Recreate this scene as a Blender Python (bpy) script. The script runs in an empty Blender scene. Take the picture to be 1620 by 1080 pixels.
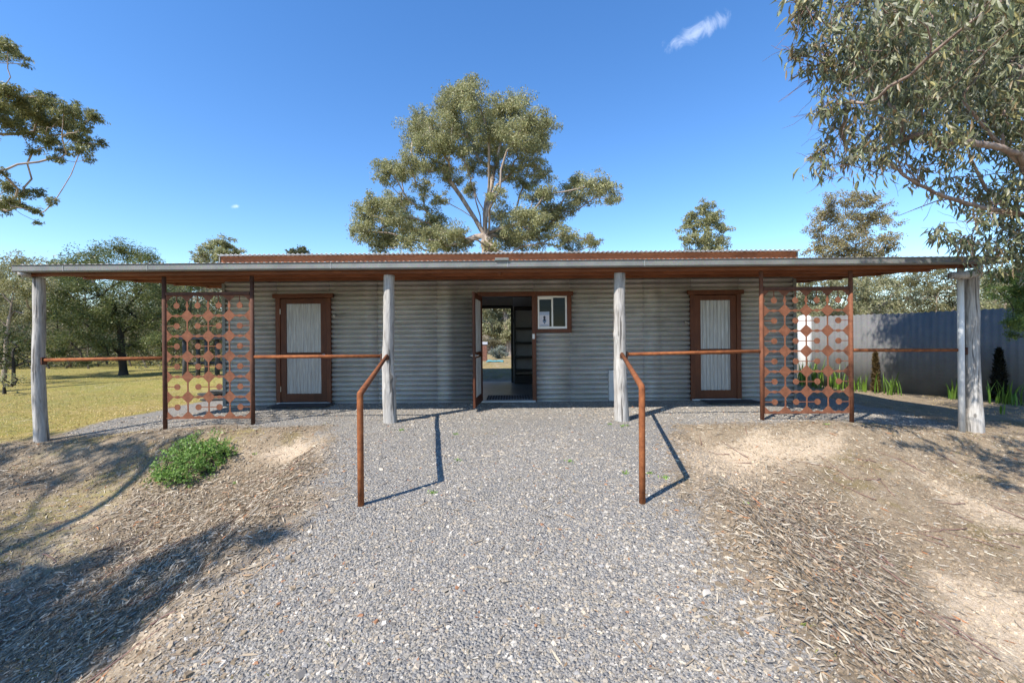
import bpy, bmesh, math, random
import numpy as np
from mathutils import Vector, Matrix

# ------------------------------------------------------------------ camera, sky, sun, exposure
S = bpy.context.scene
COL = S.collection
EYE = 1.28                        # eye height above the verandah floor (world z = 0)
ROLL = 0.0088
FPX = 700.0                       # focal length in photo pixels (1620 wide)
HZ = 536.0

cam_d = bpy.data.cameras.new('camera'); cam = bpy.data.objects.new('camera', cam_d); COL.objects.link(cam)
cam_d.sensor_width = 36.0; cam_d.lens = FPX / 1620 * 36.0
cam_d.shift_y = -4.0 / 1620
cam_d.clip_start = 0.05; cam_d.clip_end = 3000
ca, sa = math.cos(ROLL), math.sin(ROLL)
cam.matrix_world = Matrix(((ca, sa, 0, 0), (0, 0, -1, 0), (-sa, ca, 0, EYE), (0, 0, 0, 1)))
S.camera = cam

SUN_EL = math.radians(48.5)
SUN_DIR = Vector((-0.72 * math.cos(SUN_EL), -0.694 * math.cos(SUN_EL), math.sin(SUN_EL))).normalized()
W = bpy.data.worlds.new('World'); S.world = W; W.use_nodes = True
wn, wl = W.node_tree.nodes, W.node_tree.links
wn.clear()
w_out = wn.new('ShaderNodeOutputWorld'); w_bg = wn.new('ShaderNodeBackground')
sky = wn.new('ShaderNodeTexSky'); sky.sky_type = 'NISHITA'; sky.sun_disc = False
sky.sun_elevation = SUN_EL; sky.sun_rotation = math.atan2(SUN_DIR.x, SUN_DIR.y)
sky.altitude = 0; sky.air_density = 1.0; sky.dust_density = 0.0; sky.ozone_density = 2.2
w_bg.inputs['Strength'].default_value = 0.125

sun_d = bpy.data.lights.new('sun', 'SUN'); sun_o = bpy.data.objects.new('sun', sun_d); COL.objects.link(sun_o)
sun_d.energy = 4.0; sun_d.angle = math.radians(0.5); sun_d.color = (1.0, 0.945, 0.87)
sun_o.rotation_euler = SUN_DIR.to_track_quat('Z', 'Y').to_euler()
sun_o.location = (-20, -20, 30)

S.view_settings.view_transform = 'Standard'; S.view_settings.look = 'None'
S.view_settings.exposure = 1.05; S.view_settings.gamma = 1.0
S.view_settings.use_curve_mapping = False
S.cycles.max_bounces = 8; S.cycles.diffuse_bounces = 4; S.cycles.glossy_bounces = 3
S.cycles.transparent_max_bounces = 12; S.cycles.transmission_bounces = 4
S.cycles.use_adaptive_sampling = True; S.cycles.adaptive_threshold = 0.015

def wmath(op, a, b=None):
    n = wn.new('ShaderNodeMath'); n.operation = op
    for i, v in enumerate((a, b)):
        if v is None: continue
        if isinstance(v, (int, float)): n.inputs[i].default_value = v
        else: wl.new(v, n.inputs[i])
    return n.outputs[0]
def wdot(vec, c):
    n = wn.new('ShaderNodeVectorMath'); n.operation = 'DOT_PRODUCT'
    wl.new(vec, n.inputs[0]); n.inputs[1].default_value = c
    return n.outputs['Value']
tc = wn.new('ShaderNodeTexCoord')
def wisp(center, along, la, lb, amount):
    """a small wisp of high cloud around one direction of the sky"""
    c = Vector(center).normalized(); a = Vector(along); a = (a - c * a.dot(c)).normalized(); b = c.cross(a)
    pa = wmath('DIVIDE', wdot(tc.outputs['Generated'], a), la)
    pb = wmath('DIVIDE', wdot(tc.outputs['Generated'], b), lb)
    q = wmath('SQRT', wmath('ADD', wmath('MULTIPLY', pa, pa), wmath('MULTIPLY', pb, pb)))
    mp = wn.new('ShaderNodeMapping'); wl.new(tc.outputs['Generated'], mp.inputs[0])
    nz = wn.new('ShaderNodeTexNoise'); wl.new(mp.outputs[0], nz.inputs[0])
    nz.inputs['Scale'].default_value = 26; nz.inputs['Detail'].default_value = 10; nz.inputs['Roughness'].default_value = 0.65; nz.inputs['Distortion'].default_value = 1.2
    v = wmath('SUBTRACT', wmath('ADD', wmath('MULTIPLY', nz.outputs['Fac'], 1.9), -0.15), q)
    front = wmath('GREATER_THAN', wdot(tc.outputs['Generated'], c), 0.5)
    mr = wn.new('ShaderNodeMapRange'); mr.interpolation_type = 'SMOOTHSTEP'
    wl.new(v, mr.inputs['Value']); mr.inputs['From Min'].default_value = 0.0; mr.inputs['From Max'].default_value = 0.9
    mr.inputs['To Min'].default_value = 0; mr.inputs['To Max'].default_value = amount
    return wmath('MULTIPLY', mr.outputs[0], front)
m1 = wisp((0.425, 1.0, 0.69), (0.85, 0.0, 0.42), 0.075, 0.022, 0.30)
m2 = wisp((-0.62, 1.0, 0.305), (1, 0, 0.1), 0.012, 0.005, 0.3)
mix = wn.new('ShaderNodeMixRGB'); wl.new(wmath('MAXIMUM', m1, m2), mix.inputs[0]); hs_ = wn.new('ShaderNodeHueSaturation'); hs_.inputs['Saturation'].default_value = 1.26; hs_.inputs['Hue'].default_value = 0.5055; wl.new(sky.outputs[0], hs_.inputs['Color']); wl.new(hs_.outputs[0], mix.inputs[1])
mix.inputs[2].default_value = (6.6, 7.0, 7.6, 1)
wl.new(mix.outputs[0], w_bg.inputs['Color']); wl.new(w_bg.outputs[0], w_out.inputs['Surface'])

# ------------------------------------------------------------------ helpers
def P(px, py, D):
    """photo pixel at distance D in front of the eye -> world point (used to measure the place)"""
    u, v = (px - 810) / FPX, (HZ - py) / FPX
    return np.array((D * (u * ca + v * sa), D, EYE + D * (-u * sa + v * ca)))

def tag(o, label=None, cat=None, group=None, kind=None):
    for k, v in (('label', label), ('category', cat), ('group', group), ('kind', kind)):
        if v: o[k] = v
    return o
def empty(name, loc, rz=0.0):
    o = bpy.data.objects.new(name, None); COL.objects.link(o); o.location = loc; o.rotation_euler = (0, 0, rz)
    o.empty_display_size = 0.2
    return o

REFS = [np.array(q) / np.linalg.norm(q) for q in ((0, 0, 1.0), (0, 1.0, 0), (1.0, 0, 0), (1.0, 1.0, .2), (1.0, -1.0, .2), (1, .3, -1.0), (-.3, 1, 1.0), (.4, -1, .8))]
class MB:
    """collects polygons and links them as one mesh object"""
    def __init__(s): s.v = []; s.f = []; s.n = 0; s.c = []
    def add(s, V, F, col=None):
        V = np.asarray(V, float).reshape(-1, 3)
        for A in (F if isinstance(F, list) and len(F) and isinstance(F[0], np.ndarray) else [F]):
            if isinstance(A, np.ndarray): s.f.append(A + s.n)
            else:
                for p in A: s.f.append(np.asarray([p]) + s.n)
        s.v.append(V); s.n += len(V)
        if col is not None: s.c.append(np.broadcast_to(np.asarray(col, float), (len(V), 4)))
        return s
    def box(s, x0, x1, y0, y1, z0, z1):
        V = [(x, y, z) for z in (z0, z1) for y in (y0, y1) for x in (x0, x1)]
        return s.add(V, np.array([(0, 2, 3, 1), (4, 5, 7, 6), (0, 1, 5, 4), (2, 6, 7, 3), (0, 4, 6, 2), (1, 3, 7, 5)]))
    def tube(s, path, rad, n=10, cap=True, wob=None):
        P_ = np.asarray(path, float); m = len(P_)
        R = np.broadcast_to(np.asarray(rad, float), (m,))
        T = np.gradient(P_, axis=0); T /= np.linalg.norm(T, axis=1, keepdims=True) + 1e-12
        ref = max(REFS, key=lambda q: np.linalg.norm(np.cross(T, q), axis=1).min())
        A = np.cross(T, ref); A /= np.linalg.norm(A, axis=1, keepdims=True) + 1e-9
        B = np.cross(T, A)
        an = np.linspace(0, 2 * math.pi, n, endpoint=False)
        rr = R[:, None] * np.ones((1, n))
        if wob is not None: rr = rr * wob(np.arange(m)[:, None], an[None, :])
        V = P_[:, None, :] + rr[:, :, None] * (np.cos(an)[None, :, None] * A[:, None, :] + np.sin(an)[None, :, None] * B[:, None, :])
        i = np.arange(m - 1)[:, None] * n; j = np.arange(n)[None, :]; k = (j + 1) % n
        F = np.stack([i + j, i + k, i + n + k, i + n + j], -1).reshape(-1, 4)
        s.add(V.reshape(-1, 3), F)
        if cap:
            o = s.n - m * n
            s.f.append(np.array([np.arange(n)[::-1] + o])); s.f.append(np.array([np.arange(n) + o + (m - 1) * n]))
        return s
    def build(s, name, mat, parent=None, smooth=False, bevel=0.0):
        V = np.concatenate(s.v)
        lt = np.concatenate([np.full(len(A), A.shape[1]) for A in s.f])
        li = np.concatenate([A.reshape(-1) for A in s.f])
        me = bpy.data.meshes.new(name)
        me.vertices.add(len(V)); me.vertices.foreach_set('co', V.astype(np.float32).ravel())
        me.loops.add(len(li)); me.loops.foreach_set('vertex_index', li.astype(np.int32))
        me.polygons.add(len(lt)); ls = np.concatenate([[0], np.cumsum(lt)[:-1]])
        me.polygons.foreach_set('loop_start', ls.astype(np.int32)); me.polygons.foreach_set('loop_total', lt.astype(np.int32))
        me.polygons.foreach_set('use_smooth', np.full(len(lt), bool(smooth)))
        if s.c:
            at = me.color_attributes.new('tint', 'FLOAT_COLOR', 'POINT')
            at.data.foreach_set('color', np.concatenate(s.c).astype(np.float32).ravel())
        me.update(calc_edges=True); me.validate()
        me.materials.append(mat)
        o = bpy.data.objects.new(name, me); COL.objects.link(o)
        if parent: o.parent = parent
        if bevel:
            b = o.modifiers.new('bevel', 'BEVEL'); b.width = bevel; b.segments = 2; b.limit_method = 'ANGLE'
        return o

# ---- materials
class NT:
    def __init__(s, name):
        s.m = bpy.data.materials.new(name); s.m.use_nodes = True
        s.n, s.l = s.m.node_tree.nodes, s.m.node_tree.links
        s.b = s.n['Principled BSDF']; s.out = s.n['Material Output']
    def set(s, sock, v):
        if hasattr(v, 'is_output'): s.l.new(v, sock)
        else: sock.default_value = v
    def coord(s, kind='Object', scale=(1, 1, 1), rot=(0, 0, 0)):
        t = s.n.new('ShaderNodeTexCoord'); mp = s.n.new('ShaderNodeMapping')
        s.l.new(t.outputs[kind], mp.inputs[0]); mp.inputs['Scale'].default_value = scale; mp.inputs['Rotation'].default_value = rot
        return mp.outputs[0]
    def pos(s, scale=(1, 1, 1)):
        g = s.n.new('ShaderNodeNewGeometry'); mp = s.n.new('ShaderNodeMapping')
        s.l.new(g.outputs['Position'], mp.inputs[0]); mp.inputs['Scale'].default_value = scale
        return mp.outputs[0]
    def noise(s, vec, scale, detail=4, rough=0.55, dist=0.0):
        t = s.n.new('ShaderNodeTexNoise'); s.l.new(vec, t.inputs['Vector'])
        t.inputs['Scale'].default_value = scale; t.inputs['Detail'].default_value = detail
        t.inputs['Roughness'].default_value = rough; t.inputs['Distortion'].default_value = dist
        return t.outputs['Fac']
    def voro(s, vec, scale, feature='F1', out='Distance', rnd=1.0):
        t = s.n.new('ShaderNodeTexVoronoi'); t.feature = feature; s.l.new(vec, t.inputs['Vector'])
        t.inputs['Scale'].default_value = scale; t.inputs['Randomness'].default_value = rnd
        return t.outputs[out]
    def ramp(s, fac, stops, interp='LINEAR'):
        r = s.n.new('ShaderNodeValToRGB'); r.color_ramp.interpolation = interp; s.l.new(fac, r.inputs[0])
        e = r.color_ramp.elements
        while len(e) < len(stops): e.new(0.5)
        for k, (p, c) in enumerate(stops): e[k].position = p; e[k].color = (*c, 1) if len(c) == 3 else c
        return r.outputs[0]
    def mix(s, f, a, b, mode='MIX'):
        m = s.n.new('ShaderNodeMixRGB'); m.blend_type = mode
        s.set(m.inputs[0], f); s.set(m.inputs[1], a if hasattr(a, 'is_output') else (*a, 1)); s.set(m.inputs[2], b if hasattr(b, 'is_output') else (*b, 1))
        return m.outputs[0]
    def math(s, op, a, b=0.0, clamp=False):
        m = s.n.new('ShaderNodeMath'); m.operation = op; m.use_clamp = clamp; s.set(m.inputs[0], a); s.set(m.inputs[1], b)
        return m.outputs[0]
    def remap(s, v, a, b, c=0.0, d=1.0):
        m = s.n.new('ShaderNodeMapRange'); m.interpolation_type = 'SMOOTHSTEP'; s.set(m.inputs['Value'], v)
        for k, x in (('From Min', a), ('From Max', b), ('To Min', c), ('To Max', d)): m.inputs[k].default_value = x
        return m.outputs[0]
    def attr(s, name, out='Color'):
        a = s.n.new('ShaderNodeAttribute'); a.attribute_name = name
        return a.outputs[out]
    def bump(s, h, strength=0.3, dist=0.01, prev=None):
        b = s.n.new('ShaderNodeBump'); b.inputs['Strength'].default_value = strength; b.inputs['Distance'].default_value = dist
        s.l.new(h, b.inputs['Height'])
        if prev is not None: s.l.new(prev, b.inputs['Normal'])
        return b.outputs[0]
    def fin(s, col=None, rough=None, metal=None, normal=None, spec=None):
        for k, v in (('Base Color', col), ('Roughness', rough), ('Metallic', metal), ('Normal', normal), ('Specular IOR Level', spec)):
            if v is None: continue
            if k == 'Base Color' and not hasattr(v, 'is_output'): v = (*v, 1)
            s.set(s.b.inputs[k], v)
        return s.m

def mat_timber(name, dark, light, scale, rough=0.6, grain=(1, 1, 1), bump=0.25):
    t = NT(name); v = t.coord('Object', grain)
    n1 = t.noise(v, scale, 6, 0.62, 0.8); n2 = t.noise(t.coord('Object'), 2.2, 3)
    c = t.ramp(n1, [(0.3, dark), (0.7, light)])
    c = t.mix(t.remap(n2, 0.35, 0.75, 0, 0.45), c, tuple(x * 0.55 for x in dark))
    oi = t.n.new('ShaderNodeObjectInfo'); c = t.mix(1.0, c, t.ramp(oi.outputs['Random'], [(0, (.62, .60, .58)), (1, (1.1, 1.1, 1.1))]), 'MULTIPLY')
    return t.fin(c, rough, 0, t.bump(n1, bump, 0.004), 0.3)
M = {}
M['stain_x'] = mat_timber('stained_timber_lengthwise', (0.17, 0.057, 0.023), (0.31, 0.112, 0.045), 9, 0.55, (0.6, 9, 9))
M['stain_z'] = mat_timber('stained_timber_upright', (0.085, 0.026, 0.011), (0.17, 0.054, 0.02), 9, 0.5, (9, 9, 0.6))
M['fascia'] = mat_timber('fascia_timber', (0.24, 0.078, 0.028), (0.40, 0.14, 0.054), 8, 0.6, (0.5, 9, 9))
def _post():
    t = NT('weathered_post_timber'); v = t.coord('Object', (1, 1, 0.09)); v1 = t.coord('Object')
    n1 = t.noise(v, 32, 8, 0.65, 0.6); n2 = t.noise(v1, 3.0, 5); n3 = t.noise(v, 90, 4)
    c = t.ramp(n1, [(0.28, (0.16, 0.148, 0.133)), (0.5, (0.37, 0.348, 0.318)), (0.72, (0.54, 0.515, 0.475))])
    c = t.mix(t.remap(n2, 0.5, 0.72, 0, 0.4), c, (0.235, 0.20, 0.165))
    k = t.voro(t.coord('Object', (2.2, 2.2, 1.0)), 2.6); c = t.mix(t.remap(k, 0.06, 0.13, 0.7, 0), c, (0.05, 0.04, 0.035))
    cr = t.remap(t.noise(t.coord('Object', (1, 1, 0.05)), 22, 3, 0.5, 0.3), 0.60, 0.66)
    c = t.mix(t.math('MULTIPLY', cr, 0.75), c, (0.06, 0.052, 0.045))
    h = t.math('SUBTRACT', t.math('ADD', n1, t.math('MULTIPLY', n3, 0.4)), t.math('MULTIPLY', cr, 0.8))
    return t.fin(c, 0.85, 0, t.bump(h, 0.7, 0.012), 0.2)
M['post'] = _post()
def _galv(name, lo, hi, metal=0.35, rough=0.42):
    t = NT(name); v = t.coord('Object')
    n = t.noise(v, 3.5, 5); n2 = t.noise(t.coord('Object', (1, 1, 8)), 2.2, 3); sp = t.voro(v, 60, out='Color')
    c = t.ramp(n, [(0.3, lo), (0.7, hi)])
    c = t.mix(0.10, c, sp, 'OVERLAY')
    c = t.mix(t.remap(n2, 0.55, 0.8, 0, 0.3), c, (0.20, 0.18, 0.155))
    return t.fin(c, t.remap(n, 0.3, 0.7, rough, rough + 0.15), metal, None, 0.4)
M['galv'] = _galv('corrugated_wall_iron', (0.36, 0.347, 0.318), (0.46, 0.445, 0.41), 0.28, 0.42)
M['roof'] = _galv('roof_iron', (0.50, 0.50, 0.49), (0.66, 0.66, 0.65), 0.5, 0.4)
M['gutter'] = _galv('gutter_zinc', (0.15, 0.153, 0.142), (0.21, 0.212, 0.195), 0.2, 0.5)
M['fence'] = _galv('fence_iron', (0.115, 0.113, 0.108), (0.15, 0.147, 0.14), 0.0, 0.8)
def _rust(name, a, b, c_):
    t = NT(name); v = t.coord('Object')
    n = t.noise(v, 14, 8, 0.7); n2 = t.noise(v, 120, 3); n3 = t.noise(v, 2.3, 3)
    c = t.ramp(n, [(0.28, a), (0.5, b), (0.75, c_)])
    c = t.mix(t.remap(n3, 0.5, 0.75, 0, 0.5), c, a)
    return t.fin(c, 0.82, 0.1, t.bump(n2, 0.35, 0.003), 0.25)
M['rust'] = _rust('rusted_pipe', (0.115, 0.037, 0.016), (0.23, 0.078, 0.028), (0.36, 0.135, 0.048))
M['rust_panel'] = _rust('rusted_plate', (0.105, 0.042, 0.023), (0.185, 0.074, 0.040), (0.26, 0.108, 0.058))
M['rust_dark'] = _rust('rusted_dark_pipe', (0.055, 0.028, 0.02), (0.095, 0.045, 0.03), (0.15, 0.068, 0.042))
def _sheet():
    t = NT('door_panel_sheet'); n = t.noise(t.coord('Object', (9, 9, 0.5)), 6, 6, 0.6); n2 = t.noise(t.coord('Object', (14, 14, 1.3)), 5, 4)
    c = t.ramp(n, [(0.3, (0.27, 0.268, 0.255)), (0.55, (0.40, 0.40, 0.39)), (0.78, (0.58, 0.59, 0.58))])
    c = t.mix(t.remap(n2, 0.68, 0.73, 0, 0.5), c, (0.07, 0.055, 0.045))
    return t.fin(c, 0.4, 0.15, None, 0.4)
M['sheet'] = _sheet()
def plain(name, col, rough=0.5, metal=0.0, var=0.12, scale=8):
    t = NT(name); n = t.noise(t.coord('Object'), scale, 5)
    c = t.ramp(n, [(0.3, tuple(x * (1 - var) for x in col)), (0.7, tuple(min(1, x * (1 + var)) for x in col))])
    return t.fin(c, rough, metal, t.bump(n, 0.08, 0.004))
M['white'] = plain('white_window_frame', (0.74, 0.74, 0.72), 0.35, 0, 0.03)
M['pvc'] = plain('downpipe_white', (0.68, 0.67, 0.64), 0.45, 0, 0.08, 3)
M['steel'] = plain('brushed_steel', (0.62, 0.60, 0.56), 0.28, 0.9, 0.06)
M['concrete'] = plain('floor_concrete', (0.30, 0.30, 0.29), 0.33, 0, 0.15, 4)
M['inner'] = plain('interior_lining', (0.58, 0.59, 0.60), 0.7, 0, 0.05)
M['dark_wood'] = plain('shelf_dark', (0.03, 0.026, 0.023), 0.6)
M['mat_black'] = plain('mat_rubber', (0.035, 0.035, 0.038), 0.9, 0, 0.3, 60)
M['boxgrey'] = plain('meter_panel_grey', (0.45, 0.46, 0.45), 0.5, 0, 0.08)
M['paper'] = plain('poster_paper', (0.60, 0.60, 0.68), 0.7, 0, 0.05, 90)
M['paper_band'] = plain('poster_band', (0.36, 0.44, 0.60), 0.7, 0, 0.3, 120)
M['ink'] = plain('poster_ink', (0.018, 0.025, 0.05), 0.6)
M['ink_blue'] = plain('poster_blue', (0.16, 0.24, 0.38), 0.6, 0, 0.4, 150)
M['brick'] = plain('pillar_brick', (0.17, 0.075, 0.05), 0.85, 0, 0.3, 14)
M['capstone'] = plain('pillar_cap', (0.45, 0.46, 0.50), 0.7)
M['tarp'] = plain('tarp_teal', (0.08, 0.27, 0.31), 0.5, 0, 0.3, 6)
M['old_wood'] = mat_timber('old_grey_wood', (0.05, 0.047, 0.045), (0.13, 0.125, 0.12), 9, 0.85, (2, 2, 1))
def _glass():
    t = NT('window_glass'); t.n.remove(t.b)
    tr = t.n.new('ShaderNodeBsdfTransparent'); tr.inputs[0].default_value = (0.25, 0.24, 0.22, 1)
    gl = t.n.new('ShaderNodeBsdfGlossy'); gl.inputs['Roughness'].default_value = 0.03; gl.inputs[0].default_value = (0.8, 0.8, 0.8, 1)
    mx = t.n.new('ShaderNodeMixShader'); mx.inputs[0].default_value = 0.015
    t.l.new(tr.outputs[0], mx.inputs[1]); t.l.new(gl.outputs[0], mx.inputs[2]); t.l.new(mx.outputs[0], t.out.inputs[0])
    return t.m
M['glass'] = _glass()
def _leaf(name, gloss=0.5, trans=0.28):
    t = NT(name); c = t.attr('tint')
    t.fin(c, gloss, 0, None, 0.35)
    tl = t.n.new('ShaderNodeBsdfTranslucent'); t.l.new(c, tl.inputs[0])
    mx = t.n.new('ShaderNodeMixShader'); mx.inputs[0].default_value = trans
    t.l.new(t.b.outputs[0], mx.inputs[1]); t.l.new(tl.outputs[0], mx.inputs[2]); t.l.new(mx.outputs[0], t.out.inputs[0])
    return t.m
M['leaf'] = _leaf('foliage', 0.45, 0.42)
M['leaf_near'] = _leaf('gum_leaves', 0.42, 0.35)
M['litter'] = _leaf('dry_leaves', 0.8, 0.05)
M['stone'] = NT('loose_stone').fin(None)
_t = NT('loose_stones'); M['stone'] = _t.fin(_t.mix(0.25, _t.attr('tint'), _t.ramp(_t.noise(_t.pos(), 160, 3), [(0.3, (0.3, 0.3, 0.3)), (0.7, (0.7, 0.7, 0.7))]), 'OVERLAY'), 0.82, 0, None, 0.3)
def _bark(name, a, b, c_):
    t = NT(name); v = t.coord('Object', (1, 1, 0.25)); n = t.noise(v, 5, 7, 0.65, 0.5); n2 = t.noise(t.coord('Object'), 1.2, 3)
    c = t.ramp(n, [(0.3, a), (0.52, b), (0.72, c_)]); c = t.mix(t.remap(n2, 0.45, 0.7, 0, 0.5), c, b)
    return t.fin(c, 0.8, 0, t.bump(n, 0.5, 0.03), 0.2)
M['bark_gum'] = _bark('gum_bark', (0.13, 0.10, 0.08), (0.34, 0.27, 0.215), (0.52, 0.45, 0.38))
M['bark_dark'] = _bark('wattle_bark', (0.02, 0.017, 0.014), (0.04, 0.034, 0.028), (0.075, 0.065, 0.055))
M['bark_near'] = _bark('rough_gum_bark', (0.10, 0.065, 0.045), (0.27, 0.20, 0.16), (0.44, 0.37, 0.32))
M['twig'] = plain('reddish_twigs', (0.20, 0.11, 0.085), 0.7, 0, 0.3, 5)

# ------------------------------------------------------------------ ground shape
def sm(t): t = np.clip(t, 0, 1); return t * t * (3 - 2 * t)
def smax(a, b, k): h = np.clip(0.5 + 0.5 * (a - b) / k, 0, 1); return b * (1 - h) + a * h + k * h * (1 - h)
rs = np.random.RandomState(7)
_waves = [(rs.uniform(-1, 1), rs.uniform(-1, 1), rs.uniform(0, 6.28)) for _ in range(24)]
def wav(x, y, f, k0=0, n=6):
    r = 0
    for (a, b, p) in _waves[k0:k0 + n]: r = r + np.sin(f * (a * 2.2 * x + b * 2.2 * y) + p)
    return r / n
def ground(x, y):
    x = np.asarray(x, float); y = np.asarray(y, float); ax = np.abs(x)
    cl = np.interp(y, [-40, -5, 0, 2.06, 3.7, 5.2, 6.6, 8.5], [-1.5, -1.2, -0.74, -0.33, -0.105, -0.03, 0.0, 0.06])
    xc = -0.12
    hw = np.interp(y, [0, 2, 4, 6], [1.55, 1.55, 1.85, 2.2])
    d = np.maximum(np.abs(x - xc) - hw, 0)
    ramp = np.where(y < 7, cl - 0.40 * sm(d / 0.5) * d, -9)
    nat = np.interp(y, [-40, -5, 0, 2, 3, 5, 6.5, 7.5, 30, 60, 200, 600], [-1.9, -1.6, -1.2, -1.08, -0.94, -0.60, -0.32, -0.22, -0.2, 0.2, 1.5, 3.0])
    nat = nat + 0.03 * np.clip(ax - 3, 0, 8) * np.clip((6 - y) / 4, 0, 1)
    rear = 0.48 * sm((y - 12.6) / 2.2)
    pz = -0.215 * sm((ax - 4.3) / 3.0) + 0.06 * np.clip((y - 6.6) / 1.9, 0, 1)
    yf = 6.45 + 0.25 * sm((ax - 3.5) / 3.0)
    pad = pz - 0.37 * np.maximum(yf - y, 0) * sm((yf - y) / 0.5) - 0.18 * np.maximum(ax - 7.6, 0)
    z = smax(smax(nat, ramp, 0.10), pad, 0.06)
    z = z + rear * (1 - sm((ax - 7) / 8)) * 0.6 + rear * 0.25
    am = np.where((ax < 7) & (y > 6.4), 0.004, 0.022)
    z = z + am * wav(x, y, 1.1, 0) + am * 0.5 * wav(x, y, 3.7, 6) + am * 0.25 * wav(x, y, 9.0, 12)
    ins = (np.abs(x + 0.05) < 5.3) & (y > 8.75) & (y < 12.2)
    return np.where(ins, z - 0.25, z)
def G(px, py):
    """where the sight line through a photo pixel meets the ground"""
    D = np.linspace(1.2, 60, 6000); u, v = (px - 810) / FPX, (HZ - py) / FPX
    X = D * (u * ca + v * sa); Z = EYE + D * (-u * sa + v * ca)
    k = np.argmax(Z < ground(X, D))
    return np.array((X[k], D[k], float(ground(X[k], D[k]))))
def poly_mask(x, y, pix, soft):
    """1 inside the outlined patch of ground, fading over soft metres"""
    pts = np.array([G(*p)[:2] for p in pix]); n = len(pts)
    ins = np.zeros(x.shape, bool); dist = np.full(x.shape, 1e9)
    for i in range(n):
        (x1, y1), (x2, y2) = pts[i], pts[(i + 1) % n]
        cr = ((y1 > y) != (y2 > y)) & (x < (x2 - x1) * (y - y1) / (y2 - y1 + 1e-12) + x1); ins ^= cr
        ex, ey = x2 - x1, y2 - y1; t = np.clip(((x - x1) * ex + (y - y1) * ey) / (ex * ex + ey * ey + 1e-12), 0, 1)
        dist = np.minimum(dist, np.hypot(x - x1 - t * ex, y - y1 - t * ey))
    return sm(0.5 + 0.5 * np.where(ins, dist, -dist) / soft)
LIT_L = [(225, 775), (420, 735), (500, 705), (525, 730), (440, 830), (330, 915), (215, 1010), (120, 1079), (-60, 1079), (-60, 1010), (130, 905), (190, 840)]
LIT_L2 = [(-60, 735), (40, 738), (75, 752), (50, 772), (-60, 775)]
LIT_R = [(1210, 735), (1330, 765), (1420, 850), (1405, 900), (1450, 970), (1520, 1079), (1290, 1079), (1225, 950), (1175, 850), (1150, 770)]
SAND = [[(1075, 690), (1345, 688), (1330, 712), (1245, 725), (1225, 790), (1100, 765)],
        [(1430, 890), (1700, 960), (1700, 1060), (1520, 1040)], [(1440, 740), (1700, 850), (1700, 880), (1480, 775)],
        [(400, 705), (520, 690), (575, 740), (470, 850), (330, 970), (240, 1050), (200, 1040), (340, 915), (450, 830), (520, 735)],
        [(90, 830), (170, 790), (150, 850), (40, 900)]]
def masks(x, y):
    nz = wav(x, y, 2.2, 3, 8) * 0.16 + wav(x, y, 7.0, 10, 8) * 0.10
    hw = np.interp(y, [0, 2, 4, 5.2, 6.2], [1.5, 1.5, 1.72, 1.95, 2.5])
    g = sm((hw + 0.42 - np.abs(x + 0.12) + nz * 2.2) / 0.9) * sm((9.0 - y) / 0.4)
    padg = sm((y - 6.25 - 0.12 * np.clip(np.abs(x) - 3, 0, 5) + nz * 1.3) / 0.55) * sm((7.6 - np.abs(x + 0.1) + nz) / 0.5) * sm((13.2 - y) / 0.8)
    g = np.maximum(g, padg)
    near = y < 7.6
    lit = np.zeros(x.shape); snd = np.zeros(x.shape)
    xn, yn = x[near], y[near]
    l = np.zeros(xn.shape); s_ = np.zeros(xn.shape); nn = nz[near]
    for q in (LIT_L, LIT_L2, LIT_R): l = np.maximum(l, poly_mask(xn + nn * 1.4, yn + nn * 1.4, q, 0.42))
    for q in SAND: s_ = np.maximum(s_, poly_mask(xn + nn * 1.6, yn - nn * 1.6, q, 0.4))
    lit[near] = l; snd[near] = s_
    gr = sm((y - 6.5 - np.clip(7.4 - np.abs(x), 0, 3) * 2.0 + nz * 2) / 1.0) * (1 - padg)
    gr = np.where(x > 7, gr * 0.12, gr); gr = np.where((np.abs(x) < 7) & (y > 12), gr * .42, gr)
    gr = np.maximum(gr, np.where((x < -2.6) & (y > 2) & (y < 7.2), sm((wav(x, y, 1.5, 8, 9) + .05) / .3) * .42 * sm((-2.6 - x) / .8) * (1 - padg), 0)) * (1 - .8 * np.maximum(lit, 0))
    return g, gr, snd * (1 - g * 0.85), lit * (1 - g * 0.7)

xs = np.concatenate([-np.geomspace(700, 13.5, 26), np.arange(-13, 13.01, 0.055), np.geomspace(13.5, 700, 26)])
ys = np.concatenate([-np.geomspace(200, 3.2, 14), np.arange(-3, 16.01, 0.055), np.geomspace(16.4, 900, 34)])
GX, GY = np.meshgrid(xs, ys); GZ = ground(GX, GY)
nx, ny = len(xs), len(ys)
i = np.arange(ny - 1)[:, None] * nx; j = np.arange(nx - 1)[None, :]
GF = np.stack([i + j, i + j + 1, i + nx + j + 1, i + nx + j], -1).reshape(-1, 4)
mk = masks(GX.ravel(), GY.ravel())

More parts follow.
